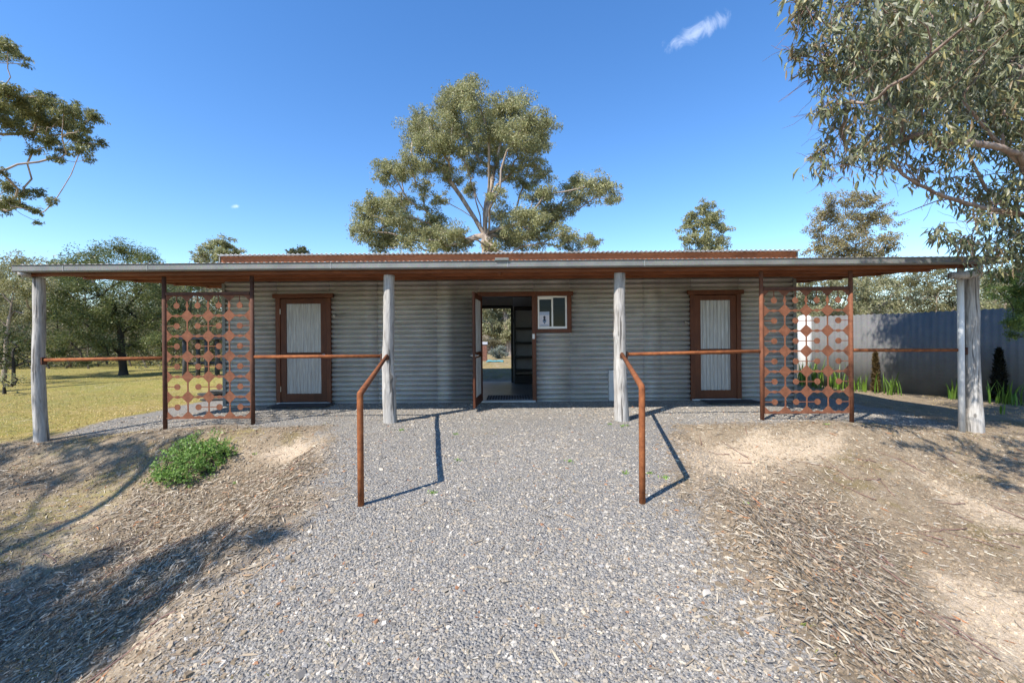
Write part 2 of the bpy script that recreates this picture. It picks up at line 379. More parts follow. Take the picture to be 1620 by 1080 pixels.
def _ground_mat():
    t = NT('ground_surface'); p = t.pos(); a = t.n.new('ShaderNodeAttribute'); a.attribute_name = 'tint'
    sp = t.n.new('ShaderNodeSeparateColor'); t.l.new(a.outputs['Color'], sp.inputs[0])
    gv, gr, sd = sp.outputs; li = a.outputs['Alpha']
    big = t.noise(p, 0.7, 5); mid = t.noise(p, 4.5, 6, 0.65); fine = t.noise(p, 38, 5, 0.7); vfine = t.noise(p, 160, 3)
    # bare earth
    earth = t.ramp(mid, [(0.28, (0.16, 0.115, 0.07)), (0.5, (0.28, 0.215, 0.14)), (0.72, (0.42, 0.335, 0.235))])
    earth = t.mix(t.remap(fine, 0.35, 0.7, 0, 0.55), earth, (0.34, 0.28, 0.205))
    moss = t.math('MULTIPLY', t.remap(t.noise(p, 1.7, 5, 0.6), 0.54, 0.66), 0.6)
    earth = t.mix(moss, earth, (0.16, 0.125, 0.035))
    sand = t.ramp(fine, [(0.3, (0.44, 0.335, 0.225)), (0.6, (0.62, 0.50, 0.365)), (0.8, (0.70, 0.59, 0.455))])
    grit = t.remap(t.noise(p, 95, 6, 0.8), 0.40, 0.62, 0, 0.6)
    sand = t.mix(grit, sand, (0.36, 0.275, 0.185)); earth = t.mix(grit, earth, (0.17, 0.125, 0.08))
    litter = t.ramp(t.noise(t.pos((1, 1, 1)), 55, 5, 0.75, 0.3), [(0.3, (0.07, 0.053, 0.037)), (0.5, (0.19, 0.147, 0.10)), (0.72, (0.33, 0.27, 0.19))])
    # field grass
    gg = t.ramp(t.math('ADD', t.math('MULTIPLY', mid, 0.6), t.math('MULTIPLY', t.noise(p, 0.42, 4, 0.6), 0.5)),
                [(0.38, (0.40, 0.30, 0.15)), (0.52, (0.36, 0.27, 0.085)), (0.60, (0.25, 0.225, 0.055)), (0.74, (0.46, 0.36, 0.23))])
    sx = t.n.new('ShaderNodeSeparateXYZ'); t.l.new(p, sx.inputs[0])
    band = t.math('MULTIPLY', t.remap(t.math('ADD', sx.outputs[1], t.math('MULTIPLY', mid, 6.0)), 12.0, 16.0), t.remap(sx.outputs[0], -5.0, -7.0, 0.0, 0.3))
    gg = t.mix(band, gg, (0.19, 0.20, 0.055))
    gg = t.mix(t.remap(fine, 0.3, 0.7, 0, 0.5), gg, (0.14, 0.125, 0.03))
    # gravel
    vc = t.voro(p, 62, out='Color'); vd = t.voro(p, 62); vd2 = t.voro(p, 150)
    hs = t.n.new('ShaderNodeSeparateColor'); t.l.new(vc, hs.inputs[0])
    grav = t.ramp(hs.outputs[0], [(0.0, (0.17, 0.165, 0.16)), (0.25, (0.24, 0.232, 0.22)), (0.5, (0.29, 0.275, 0.25)), (0.72, (0.32, 0.29, 0.245)), (0.88, (0.38, 0.315, 0.225)), (1.0, (0.45, 0.42, 0.38))])
    grav = t.mix(t.remap(vd2, 0.2, 0.7, 0, 0.35), grav, (0.30, 0.285, 0.26))
    grav = t.mix(t.math('MULTIPLY', t.remap(t.noise(p, 1.1, 5, 0.6), 0.5, 0.72), 0.4), grav, (0.34, 0.29, 0.22))
    brk = t.math('ADD', t.math('MULTIPLY', t.math('SUBTRACT', fine, 0.5), 1.3), t.math('MULTIPLY', t.math('SUBTRACT', t.noise(p, 7, 6, 0.7), 0.5), 1.5))
    def edge(m, w=0.35): return t.remap(t.math('ADD', m, brk), 0.5 - w, 0.5 + w)
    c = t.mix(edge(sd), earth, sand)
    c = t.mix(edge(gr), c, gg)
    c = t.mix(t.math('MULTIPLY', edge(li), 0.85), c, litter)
    c = t.mix(edge(gv, 0.3), c, grav)
    h = t.math('ADD', t.math('MULTIPLY', t.math('SUBTRACT', 0.6, vd), t.math('MULTIPLY', edge(gv, 0.3), 1.1)), t.math('ADD', t.math('MULTIPLY', fine, 0.9), t.math('MULTIPLY', vfine, 0.35)))
    return t.fin(c, 0.92, 0, t.bump(t.math('ADD', h, t.math('MULTIPLY', mid, 1.6)), 1.0, 0.022), 0.15)
M['ground'] = _ground_mat()
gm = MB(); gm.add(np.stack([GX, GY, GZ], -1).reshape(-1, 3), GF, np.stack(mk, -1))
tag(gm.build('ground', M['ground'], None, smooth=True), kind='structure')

# ------------------------------------------------------------------ the shed
FX0, FX1 = -5.565, 5.467          # front wall ends
WY = 8.60                         # front wall plane
RYW = 12.25                       # rear wall plane
FL = 0.085                        # floor level
shed = empty('shed', (0, WY, 0))
tag(shed, 'long grey corrugated iron shed with log verandah posts and three red-brown timber doors', 'shed')
shed.matrix_world = Matrix.Identity(4)

def corr_h(mb, x0, x1, z0, z1, y, pitch=0.094, amp=0.023, sgn=1):
    """wall sheet, ribs running along X"""
    n = max(2, int((z1 - z0) / pitch * 16)); z = np.linspace(z0, z1, n + 1)
    yy = y + amp - 2 * amp * np.abs(np.sin(math.pi * z / pitch)) ** .95 + 0.0012 * np.sin(z * 3.1 + x0)
    V = np.concatenate([np.stack([np.full(n + 1, x), yy, z], -1) for x in (x0, x1)])
    k = np.arange(n); mb.add(V, np.stack([k, k + n + 1, k + n + 2, k + 1], -1))
def corr_y(mb, x0, x1, yz, pitch=0.09, amp=0.013):
    """roof sheet, ribs running along Y; yz = list of (y, z)"""
    n = int((x1 - x0) / pitch * 6); x = np.linspace(x0, x1, n + 1); m = len(yz)
    V = np.concatenate([np.stack([x, np.full(n + 1, y), z + amp * np.sin(2 * math.pi * x / pitch)], -1) for (y, z) in yz])
    i = np.arange(m - 1)[:, None] * (n + 1); k = np.arange(n)[None, :]
    mb.add(V, np.stack([i + k, i + k + 1, i + n + 2 + k, i + n + 1 + k], -1).reshape(-1, 4))

# openings (outer frame edges)
LD = (P(438, 540, WY)[0], P(525, 540, WY)[0]); RD = (P(1091, 540, WY)[0], P(1171, 540, WY)[0])
CD = (P(756, 540, WY)[0], P(848, 540, WY)[0]); WN = (CD[1], P(904, 540, WY)[0])
DT = 2.19                         # top of frames
WZ0, WZ1 = P(875, 526, WY)[2], P(875, 459, WY)[2]
wtop = 2.80
wb = MB()
for a, b in ((FX0, LD[0] + .03), (LD[1] - .03, CD[0] + .03), (WN[1] - .03, RD[0] + .03), (RD[1] - .03, FX1)):
    corr_h(wb, a, b, 0.03, wtop, WY)
for a, b in (LD, CD, RD): corr_h(wb, a + .03, b - .03, DT - .03, wtop, WY)
corr_h(wb, WN[0] - .03, WN[1] - .03, 0.03, WZ0 + .03, WY); corr_h(wb, WN[0] - .03, WN[1] - .03, WZ1 - .03, wtop, WY)
for x in (-2.95, -1.45, 2.55, 4.9): corr_h(wb, x, x + .35, 0.03, wtop, WY - .006)
for x in np.arange(FX0 + .3, FX1 - .1, .92):
    for z in np.arange(.047, 2.4, .094 * 3):
        if any(a - .02 < x < b_ + .02 for a, b_ in (LD, RD, (CD[0], WN[1]))): continue
        wb.box(x - .007, x + .007, WY - .029, WY - .020, z - .007, z + .007)
o = wb.build('front_wall', M['galv'], shed, smooth=True)
sl = o.modifiers.new('thick', 'SOLIDIFY'); sl.thickness = 0.004; sl.offset = 1
for x in (FX0, FX1): MB().box(x - .012, x + .012, WY + .02, RYW, 0.0, 2.78).build('side_wall', M['galv'], shed)
b = MB()
b.box(FX0, -1.0, RYW, RYW + .05, 0.0, 2.75); b.box(-0.03, FX1, RYW, RYW + .05, 0.0, 2.75); b.box(-1.0, -0.03, RYW, RYW + .05, 2.12, 2.75)
b.build('rear_wall', M['galv'], shed)
for x0, x1, x2, x3 in ((FX0 - .05, FX0 + .012, FX0 - .052, FX0 - .04), (FX1 - .012, FX1 + .05, FX1 + .04, FX1 + .052)):
    b = MB(); b.box(x0, x1, WY - .03, WY - .015, 0.02, 2.40); b.box(x2, x3, WY - .0145, WY + .06, 0.02, 2.40)
    b.build('corner_flashing', M['gutter'], shed, bevel=.002)
MB().box(FX0 + .02, FX1 - .02, WY + .03, RYW + .25, FL - .15, FL).build('floor_slab', M['concrete'], shed)
b = MB(); b.box(FX0 + .02, FX1 - .02, WY + .09, RYW - .01, 2.42, 2.46)
for x in (-1.12, 2.3): b.box(x - .04, x + .04, WY + .09, RYW - .02, FL, 2.42)
b.box(0.03, 2.26, RYW - .05, RYW - .02, FL, 2.42)
for (x0, x1) in ((-1.08, CD[0] + .02), (WN[1], 2.26)): b.box(x0, x1, WY + .06, WY + .085, FL, 2.42)
b.box(WN[0] + .02, WN[1], WY + .06, WY + .085, FL, WZ0 + .02)
b.build('interior_lining', M['inner'], shed)
b = MB(); b.box(-0.03, 0.03, RYW - .10, RYW - .01, FL, 2.20); b.box(-1.03, -0.03, RYW - .10, RYW - .01, 2.12, 2.20); b.box(-1.03, -.97, RYW - .10, RYW - .01, FL, 2.12)
b.build('rear_door_frame', M['dark_wood'], shed, bevel=.004)
sh = MB()
for py in (519, 542, 565, 586): z = P(826, py, 11.8)[2]; sh.box(0.06, 2.2, 11.72, RYW - .06, z - .035, z + .02)
for x in (0.06, 1.1, 2.16): sh.box(x, x + .035, 11.74, RYW - .06, FL, 2.06)
sh.box(0.06, 2.2, 11.72, RYW - .06, 2.065, 2.14); sh.box(0.06, 2.2, 11.76, RYW - .06, FL + .002, FL + .22)
sh.build('shelving', M['dark_wood'], shed, bevel=.003)

# frames
def frame(x0, x1, z0, z1, head=0.05, jamb=0.085, sill=False, mat='stain_z'):
    f = MB()
    f.box(x0, x0 + jamb, WY - .045, WY + .055, z0, z1 - .085); f.box(x1 - jamb, x1, WY - .045, WY + .055, z0, z1 - .085)
    f.box(x0 - head, x1 + head, WY - .062, WY + .052, z1 - .085, z1)
    if sill: f.box(x0 - .01, x1 + .01, WY - .055, WY + .055, z0, z0 + .07)
    return f
def door(name_rot, x_h, y_h, ang, w, flip, label=None):
    """one door leaf hung at (x_h, y_h); local x runs from the hinge to the lock side"""
    z0, z1 = FL + .012, DT - .095; h = z1 - z0; st = 0.112
    zm = z0 + h * 0.452
    d = MB()
    d.box(0, st, -.02, .02, 0, h); d.box(w - st, w, -.02, .02, 0, h)
    d.box(st, w - st, -.018, .018, h - .10, h); d.box(st, w - st, -.018, .018, 0, .16); d.box(st, w - st, -.018, .018, zm - z0 - .05, zm - z0 + .055)
    D_ = d.build('door', M['stain_z'], shed, bevel=.004)
    D_.location = (x_h, y_h, z0); D_.rotation_euler = (0, 0, ang)
    if label: D_['label'] = label
    for a, c in ((.16, zm - z0 - .05), (zm - z0 + .055, h - .10)):
        n = 90; x = np.linspace(st, w - st, n); y = 0.010 * np.sin(2 * math.pi * x / .072)
        V = np.concatenate([np.stack([x, y, np.full(n, z)], -1) for z in (a, c)]); k = np.arange(n - 1)
        q = MB().add(V, np.stack([k, k + 1, k + n + 1, k + n], -1)).build('door_panel', M['sheet'], D_, smooth=True)
    hx = w - .055
    for s in (-1, 1):
        hd = MB()
        hd.tube([(hx, s * .021, zm - z0 + .0), (hx, s * .03, zm - z0 + .0)], [.031, .029], 20)
        hd.tube([(hx, s * .03, zm - z0), (hx, s * .06, zm - z0)], .010, 10)
        hd.tube([(hx, s * .06, zm - z0), (hx - .03, s * .064, zm - z0), (hx - .125, s * .06, zm - z0 - .004)], [.011, .011, .008], 10)
        hd.build('door_handle', M['steel'], D_, smooth=True)
    for z in (.25, h - .25): MB().tube([(-.004, -.024, z - .05), (-.004, -.024, z + .05)], .007, 8).build('hinge', M['steel'], D_)
    return D_
frame(LD[0], LD[1], FL - .03, DT).build('door_frame', M['stain_z'], shed, bevel=.004)
frame(RD[0], RD[1], FL - .03, DT).build('door_frame', M['stain_z'], shed, bevel=.004)
door('l', LD[0] + .09, WY - .012, 0, LD[1] - LD[0] - .18, 1, 'closed timber door with ribbed grey panels on the left')
door('r', RD[1] - .09, WY - .012, math.pi, RD[1] - RD[0] - .18, -1, 'closed timber door with ribbed grey panels on the right')
f = frame(CD[0], CD[1], FL - .03, DT, head=0.0, jamb=.075)
f.box(CD[1] + .001, WN[1] + .03, WY - .062, WY + .052, DT - .085, DT)
f.build('door_frame', M['stain_z'], shed, bevel=.004)
door('c', CD[0] + .075, WY - .075, -math.pi / 2 - math.radians(4), CD[1] - CD[0] - .17, 1, 'timber door standing wide open outwards')
for (x0, x1) in (LD, RD, CD): MB().box(x0 + .02, x1 - .02, WY - .07, WY + .05, FL - .08, FL + .004).build('threshold', M['boxgrey'], shed, bevel=.003)
# window beside the door
wf = MB(); wf.box(WN[0] + .001, WN[0] + .035, WY - .05, WY + .055, WZ0, DT - .086); wf.box(WN[1] - .085, WN[1], WY - .05, WY + .055, WZ0 + .072, DT - .086)
wf.box(WN[0] - .01, WN[1], WY - .055, WY + .055, WZ0, WZ0 + .071)
win = wf.build('window', M['stain_z'], shed, bevel=.004)
a0, a1, z0, z1 = WN[0] + .036, WN[1] - .086, WZ0 + .073, DT - .087
am = (a0 + a1) / 2
wfr = MB(); e = .032
wfr.box(a0, a0 + e, WY - .035, WY + .03, z0, z1); wfr.box(a1 - e, a1, WY - .035, WY + .03, z0, z1)
wfr.box(a0 + e, a1 - e, WY - .035, WY + .03, z1 - e, z1); wfr.box(a0 + e, a1 - e, WY - .035, WY + .03, z0, z0 + .045)
wfr.box(am - .016, am + .016, WY - .03, WY + .025, z0 + .045, z1 - e); wfr.box(a0 + e, am - .016, WY - .028, WY + .0, z1 - e - .03, z1 - e)
wfr.build('window_sash', M['white'], win, bevel=.003)
MB().box(a0 + e, am - .016, WY + .002, WY + .006, z0 + .045, z1 - e - .001).build('window_pane', M['glass'], win)
MB().box(am + .016, a1 - e, WY + .002, WY + .006, z0 + .045, z1 - e).build('window_pane', M['glass'], win)
# poster taped in the window
px0, px1, pz0, pz1 = a0 + e + .004, a0 + e + .195, z0 + .052, z0 + .335
pw, ph, pc = px1 - px0, pz1 - pz0, (px0 + px1) / 2
pos_ = MB().box(px0, px1, WY - .003, WY - .001, pz0, pz1 - .065).build('poster', M['paper'])
tag(pos_, 'white paper notice with dark figure and blue heading taped inside window', 'poster')
MB().box(px0, px1, WY - .003, WY - .001, pz1 - .0645, pz1).build('poster_heading', M['paper_band'], pos_)
def disc(mb, cx, cz, rx, rz, y, n=24):
    an = np.linspace(0, 2 * math.pi, n, endpoint=False)
    V = np.stack([cx + rx * np.cos(an), np.full(n, y), cz + rz * np.sin(an)], -1); mb.add(V, np.array([np.arange(n)]))
k = MB(); k.box(pc - .017, pc + .017, WY - .0044, WY - .0038, pz0 + .10, pz0 + .16); k.build('poster_figure', M['ink'], pos_)
for zz, ra, rb_ in ((.175, .023, .026), (.058, .014, .010)):
    k = MB(); disc(k, pc, pz0 + zz, ra, rb_, WY - .0045); k.build('poster_figure', M['ink'], pos_)
k = MB(); disc(k, pc, pz0 + .105, .036, .042, WY - .0034)
for zz, ww in ((.028, .07), (.016, .085)): k.box(pc - ww, pc + ww, WY - .0036, WY - .0032, pz0 + zz, pz0 + zz + .006)
k.build('poster_print', M['ink_blue'], pos_)
for px_, py_ in ((529, 499), (1086, 510)):
    c = P(px_, py_, WY - .04); k = MB(); k.tube([(c[0], WY - .012, c[2]), (c[0], WY - .06, c[2])], [.03, .022], 14)
    k.tube([(c[0], WY - .05, c[2]), (c[0] + .02, WY - .10, c[2] - .02)], [.016, .012], 10); k.build('wall_lamp', M['steel'], shed, smooth=True)
c = P(844, 532, WY - .05); MB().box(c[0] - .022, c[0] + .022, WY - .065, WY - .0455, c[2] - .05, c[2] + .05).build('light_switch', M['white'], shed, bevel=.004)  # little white box of a light switch on the door jamb
c0, c1 = P(962, 634, WY), P(971, 585, WY); MB().box(c0[0], c1[0], WY - .09, WY - .012, 0.07, c1[2]).build('meter_panel', M['boxgrey'], shed, bevel=.006)

# main roof
f0, f1 = P(349, 408, 8.42), P(1260, 408, 8.42)
rz1 = P(810, 401.5, 8.42)[2]
MB().box(f0[0], f1[0], 8.42, 8.46, rz1 - .24, rz1).build('roof_fascia', M['fascia'], shed, bevel=.003)
b = MB(); corr_y(b, f0[0] - .03, f1[0] + .05, [(8.34, rz1 + .018), (10.4, rz1 - .10), (12.6, rz1 - .22)])
o = b.build('main_roof', M['roof'], shed, smooth=True); o.modifiers.new('thick', 'SOLIDIFY').thickness = .003
for x, s in ((f0[0], -1), (f1[0], 1)): MB().box(x + s * .001 - (.02 if s < 0 else 0), x + s * .001 + (.02 if s > 0 else 0), 8.40, 12.5, rz1 - .25, rz1 - .01).build('barge_flashing', M['gutter'], shed)

# verandah roof: one sloping plane, running past both ends of the shed
VX0, VX1 = -7.32, 7.17
def roofz(y): return 2.433 + (y - 6.5) * 0.062
b = MB()
for (a, c, ye) in ((VX0, FX0 - .06, 11.7), (FX0 - .06, FX1 + .06, WY - .02), (FX1 + .06, VX1, 11.7)):
    corr_y(b, a, c, [(6.565, roofz(6.565)), (7.5, roofz(7.5)), (WY - .02, roofz(WY - .02))] + ([(ye, roofz(ye))] if ye > 9 else []))
o = b.build('verandah_roof', M['roof'], shed, smooth=True); o.modifiers.new('thick', 'SOLIDIFY').thickness = .003
def under(y): return roofz(y) - .012
pur = [(6.66, 6.705, .145), (7.50, 7.545, .13), (8.50, 8.545, .115)]
for (y0, y1, h) in pur:
    MB().box(VX0 + .06, VX1 - .06, y0, y1, under(y0) - h, under(y0)).build('verandah_beam', M['stain_x'], shed, bevel=.003)
for (xa, xb) in ((VX0 + .06, FX0 - .1), (FX1 + .1, VX1 - .06)):
    for y0 in (9.5, 10.5, 11.5): MB().box(xa, xb, y0, y0 + .045, under(y0) - .12, under(y0)).build('verandah_beam', M['stain_x'], shed, bevel=.003)
for x in (VX0 + .10, VX1 - .10):
    V = []; rf = MB()
    for (y) in (6.71, 11.6):
        for xx in (x - .022, x + .022):
            for zz in (under(y) - .10, under(y) - .002): V.append((xx, y, zz))
    rf.add(V, np.array([(0, 1, 3, 2), (4, 6, 7, 5), (0, 4, 5, 1), (2, 3, 7, 6), (0, 2, 6, 4), (1, 5, 7, 3)]))
    rf.build('rafter', M['stain_x'], shed, bevel=.003)
c = P(790, 444, 7.4); MB().box(c[0] - .02, c[0] + .02, 6.72, 7.49, under(7) - .09, under(7) - .03).build('noggin', M['stain_x'], shed, bevel=.003)
# gutter: quad profile
gz = 2.428
prof = [(6.60, gz - .012), (6.60, gz - .10), (6.515, gz - .102), (6.50, gz - .085), (6.50, gz - .012), (6.485, gz), (6.492, gz + .003), (6.508, gz - .012), (6.508, gz - .08), (6.592, gz - .092), (6.592, gz - .012)]
g_ = MB(); n = len(prof); gx = [VX0 - .02, VX1 + .02]
V = [(x, y, z) for x in gx for (y, z) in prof]
g_.add(V, np.array([(i, (i + 1) % n, n + (i + 1) % n, n + i) for i in range(n)]))
for x in gx: g_.box(x - .001, x + .001, 6.50, 6.60, gz - .10, gz - .014)
g_.build('gutter', M['gutter'], shed)
for px_ in (100, 233, 1020, 523, 803): x = P(px_, 420, 6.5)[0]; MB().box(x - .002, x + .002, 6.494, 6.4985, gz - .095, gz - .006).build('gutter_joint', M['boxgrey'], shed)
c = P(794, 415, 6.48); MB().box(c[0] - .10, c[0] + .10, 6.47, 6.57, gz - .008 + .011, gz + .04).build('gutter_strap', M['gutter'], shed, bevel=.004)

# log posts
def log_post(pts, rads, seed, label=None, knots=()):
    r_ = np.random.RandomState(seed); pts = np.array(pts, float); n = 70
    t = np.linspace(0, 1, len(pts)); tt = np.linspace(0, 1, n)
    path = np.stack([np.interp(tt, t, pts[:, k]) for k in range(3)], -1)
    ker = np.ones(9) / 9
    for k in range(2):
        pad = np.pad(path[:, k], 4, mode='edge'); path[:, k] = np.convolve(pad, ker, 'valid') + 0.006 * np.sin(tt * 9 + seed + k)
    R = np.interp(tt, np.linspace(0, 1, len(rads)), rads)
    ph = r_.uniform(0, 6.28, 6)
    def wob(i, a):
        q = i / n
        w = 1 + .05 * np.sin(2 * a + ph[0] + 2 * q) + .035 * np.sin(3 * a + ph[1] - 5 * q) + .02 * np.sin(7 * a + ph[2] + 4 * q) + .015 * np.sin(13 * a + ph[3]) + .02 * np.sin(23 * q + ph[4])
        for (kq, ka, kr, kw) in knots:
            da = (a - ka + math.pi) % (2 * math.pi) - math.pi
            w = w + kr * np.exp(-((q - kq) / kw) ** 2 - (da / .7) ** 2)
        return w
    mb = MB(); mb.tube(path, R, 36, True, wob); o = mb.build('verandah_post', M['post'], shed, smooth=True)
    if label: o['label'] = label
    return o
PY = 6.78
def pp(px_, py_, D=PY): return P(px_, py_, D)
gl = G(65, 697)
log_post([(*pp(65, 690)[:2], gl[2] - .15), pp(63, 640), pp(61, 560), pp(61, 500), (*pp(63, 440)[:2], 2.27)], [.092, .085, .080, .078, .074, .072], 1, knots=((.72, 2.0, .12, .02), (.4, 1.2, .08, .03)))
log_post([(*pp(617.5, 668)[:2], -.12), pp(616, 620), pp(613, 570), pp(615, 500), (*pp(616.5, 435)[:2], 2.27)], [.105, .10, .093, .09, .088, .085], 2, knots=((.34, 3.4, .28, .035), (.36, 2.5, .2, .03), (.8, 1.6, .1, .05)))
log_post([(*pp(984, 668)[:2], -.12), pp(983, 620), pp(980.5, 560), pp(980, 500), (*pp(980.5, 435)[:2], 2.27)], [.112, .105, .098, .095, .09, .086], 3, knots=((.62, .4, .18, .02), (.78, .6, .15, .02), (.3, 1.5, .12, .04)))
gr_ = G(1543, 686)
log_post([(*pp(1544, 686)[:2], gr_[2] - .12), pp(1542, 640), pp(1537.5, 570), pp(1537, 500), (*pp(1538, 436)[:2], 2.20)], [.112, .104, .090, .086, .086, .083], 4, knots=((.5, 1.0, .12, .05), (.75, 2.5, .1, .05)), label='thick log post in dappled shade beside white downpipe')
for (pa, pb, ra) in ((P(1503, 436, 6.60), P(1549, 430, 6.56), .056), (P(33, 432, 6.52), P(70, 434, 7.0), .045)):
    q = np.linspace(0, 1, 12)[:, None]; path = pa * (1 - q) + pb * q; path[:, 2] += -.02 * np.sin(q[:, 0] * math.pi)
    MB().tube(path, [ra * v for v in (0.9, .95, 1, 1, 1, 1, 1.05, 1.1, 1.1, 1.1, 1.05, 1)], 18, True, lambda i, a: 1 + .06 * np.sin(2 * a + i * .3) + .03 * np.sin(5 * a)).build('log_bearer', M['post'], shed, smooth=True)
dp = P(1520.5, 560, 6.76); zg = float(ground(dp[0], dp[1]))
MB().tube([(dp[0], dp[1], zg - .05), (dp[0], dp[1], 1.2), (dp[0], dp[1], 2.33)], .041, 20).build('downpipe', M['pvc'], shed, smooth=True)
for x, s in ((VX0 + .2, 1), (VX1 - .2, -1)):
    MB().tube([(x, 11.5, float(ground(x, 11.5)) - .1), (x, 11.5, 2.58)], .09, 14).build('verandah_post', M['post'], shed, smooth=True)

# ------------------------------------------------------------------ screens and rails
def screen(pxs, label, post_mat):
    xL, xR = P(pxs[0], 560, PY)[0], P(pxs[1], 560, PY)[0]
    root = empty('garden_screen', ((xL + xR) / 2, PY, 0)); tag(root, label, 'screen', 'cut-metal screens along the verandah')
    cx = (xL + xR) / 2
    for x in (xL, xR):
        MB().tube([(x - cx, 0, float(ground(x, PY)) - .08), (x - cx, 0, 1.0), (x - cx, 0, 2.28)], .030, 16).build('screen_post', M[post_mat], root, smooth=True)
    x0, x1 = xL + .030, xR - .030; z0, z1 = P(810, 655.5, PY)[2], P(810, 463, PY)[2]
    w, h = (x1 - x0) / 4, (z1 - z0) / 6; bm_ = bmesh.new()
    def face(pts):
        vs = [bm_.verts.new((p[0], 0, p[1])) for p in pts]
        try: bm_.faces.new(vs)
        except ValueError: pass
    d, bb, r = w * .275, .010, .046
    for row in range(6):
        for col in range(4):
            ox, oz = x0 - cx + (col + .5) * w, z1 - (row + .5) * h
            stem = 'U' if row == 0 else ('L', 'R', 'L', 'R')[col]
            bumps = {'T': row > 0, 'B': True, 'L': row == 0, 'R': row == 0}
            hx, hz = w / 2, h / 2
            # the four sides in order T, R, B, L ; local (s, depth) -> (x, z)
            tr = {'T': lambda s, q: (s, hz - q), 'R': lambda s, q: (hx - q, -s), 'B': lambda s, q: (-s, -hz + q), 'L': lambda s, q: (-hx + q, s)}
            half = {'T': hx, 'R': hz, 'B': hx, 'L': hz}
            inner = {}
            for sd in 'TRBL':
                H = half[sd] - d
                if bumps[sd] : L = [(-H, bb), (-.036, bb), (-.022, bb + .009), (0, bb + .014), (.022, bb + .009), (.036, bb), (H, bb)]
                else: L = [(-H, bb), (H, bb)]
                inner[sd] = L
                for (s1, q1), (s2, q2) in zip(L[:-1], L[1:]):
                    face([(ox + a, oz + c) for a, c in (tr[sd](s1, q1), tr[sd](s1, 0), tr[sd](s2, 0), tr[sd](s2, q2))])
            seq = 'TRBL'
            for k in range(4):
                s_, n_ = seq[k], seq[(k + 1) % 4]
                a = inner[s_][-1]; c = inner[n_][0]
                pts = [tr[s_](a[0], a[1]), tr[s_](a[0], 0), tr[s_](half[s_], 0), tr[n_](c[0], 0), tr[n_](c[0], c[1])]
                face([(ox + p[0], oz + p[1]) for p in pts])
            th = np.linspace(0, 2 * math.pi, 24, endpoint=False)
            face([(ox + r * math.cos(t), oz - r * math.sin(t)) for t in th])
            sw = .006; rr = math.sqrt(r * r - sw * sw) - .0008
            if stem == 'U': face([(ox - sw, oz + rr), (ox - sw, oz + hz - bb), (ox + sw, oz + hz - bb), (ox + sw, oz + rr)])
            elif stem == 'L': face([(ox - hx + bb, oz - sw), (ox - hx + bb, oz + sw), (ox - rr, oz + sw), (ox - rr, oz - sw)])
            else: face([(ox + rr, oz - sw), (ox + rr, oz + sw), (ox + hx - bb, oz + sw), (ox + hx - bb, oz - sw)])
    bmesh.ops.remove_doubles(bm_, verts=bm_.verts, dist=.0005)
    bmesh.ops.recalc_face_normals(bm_, faces=bm_.faces)
    me = bpy.data.meshes.new('screen_panel'); bm_.to_mesh(me); bm_.free(); me.polygons.foreach_set('use_smooth', np.zeros(len(me.polygons), bool)); me.materials.append(M['rust_panel'])
    o = bpy.data.objects.new('screen_panel', me); COL.objects.link(o); o.parent = root
    sl = o.modifiers.new('plate', 'SOLIDIFY'); sl.thickness = .008; sl.offset = 0
    MB().box(x0 - cx, x1 - cx, -.022, .022, z1 + .001, z1 + .05).build('top_bar', M['rust_dark'], root, bevel=.003)
    MB().box(x0 - cx, x1 - cx, -.012, .012, z0 - .022, z0 - .001).build('bottom_bar', M['rust_panel'], root, bevel=.002)
    return xL, xR
sL = screen((260.5, 399.5), 'rust-brown cut-metal screen of octagons and dots at the left end, facing open grass', 'rust_dark')  # left posts take the darker rust: their shadow side is put into the colour
sR = screen((1205, 1346.5), 'rust-brown cut-metal screen of octagons and dots at the right end, before the grey fence', 'rust_panel')
RZ = 1.04
def rail(xa, xb, za, zb, label, fl):
    c = (xa + xb) / 2; o = MB()
    o.tube([(xa - c, 0, za), (0, 0, (za + zb) / 2), (xb - c, 0, zb)], .0255, 14)
    r_ = o.build('pipe_rail', M['rust'], None, smooth=True); r_.location = (c, PY, 0)
    tag(r_, label, 'rail', 'horizontal pipe rails along the verandah')
    q = xa - c if fl == 'a' else xb - c; z = za if fl == 'a' else zb
    MB().box(q - .012, q + .012, -.04, .04, z - .07, z + .04).build('bracket', M['rust_dark'], r_, bevel=.003)
pl = pp(63, 568)[0]; pm = pp(613, 563)[0]; pr = pp(982, 557)[0]; pe = pp(1534, 553)[0]
rail(pl + .06, sL[0] - .031, 1.02, 1.035, 'rusty pipe rail from the far left log post to the left screen, over open grass', 'a')
rail(sL[1] + .031, pm - .09, 1.04, 1.035, 'rusty pipe rail crossing in front of the left closed door', 'b')
rail(pr + .09, sR[0] - .031, 1.03, 1.06, 'rusty pipe rail crossing in front of the right closed door', 'a')
rail(sR[1] + .031, pe - .075, 1.06, 1.05, 'dark rusty pipe rail from the right screen to the thick log post by the downpipe', 'b')
def handrail(top, bend, base, label):
    b0 = np.array(base); o = MB()
    pts = [np.array(top), np.array(bend), np.array((base[0], base[1], base[2] - .12))]
    d1 = (pts[1] - pts[0]); d1 /= np.linalg.norm(d1); d2 = pts[2] - pts[1]; d2 /= np.linalg.norm(d2)
    path = [pts[0] - b0, pts[1] - d1 * .012 - b0, pts[1] - b0 + (d2 - d1) * .002, pts[1] + d2 * .012 - b0, (pts[1] + pts[2]) / 2 - b0, pts[2] - b0]
    o.tube(path, .0265, 18)
    r_ = o.build('handrail', M['rust'], None, smooth=True); r_.location = base
    tag(r_, label, 'handrail', 'bent pipe handrails at the ramp')
    t = np.array(top) - b0
    MB().box(t[0] - .03, t[0] + .03, t[1] - .015, t[1] + .03, t[2] - .06, t[2] + .0).build('bracket', M['rust_dark'], r_, bevel=.003)
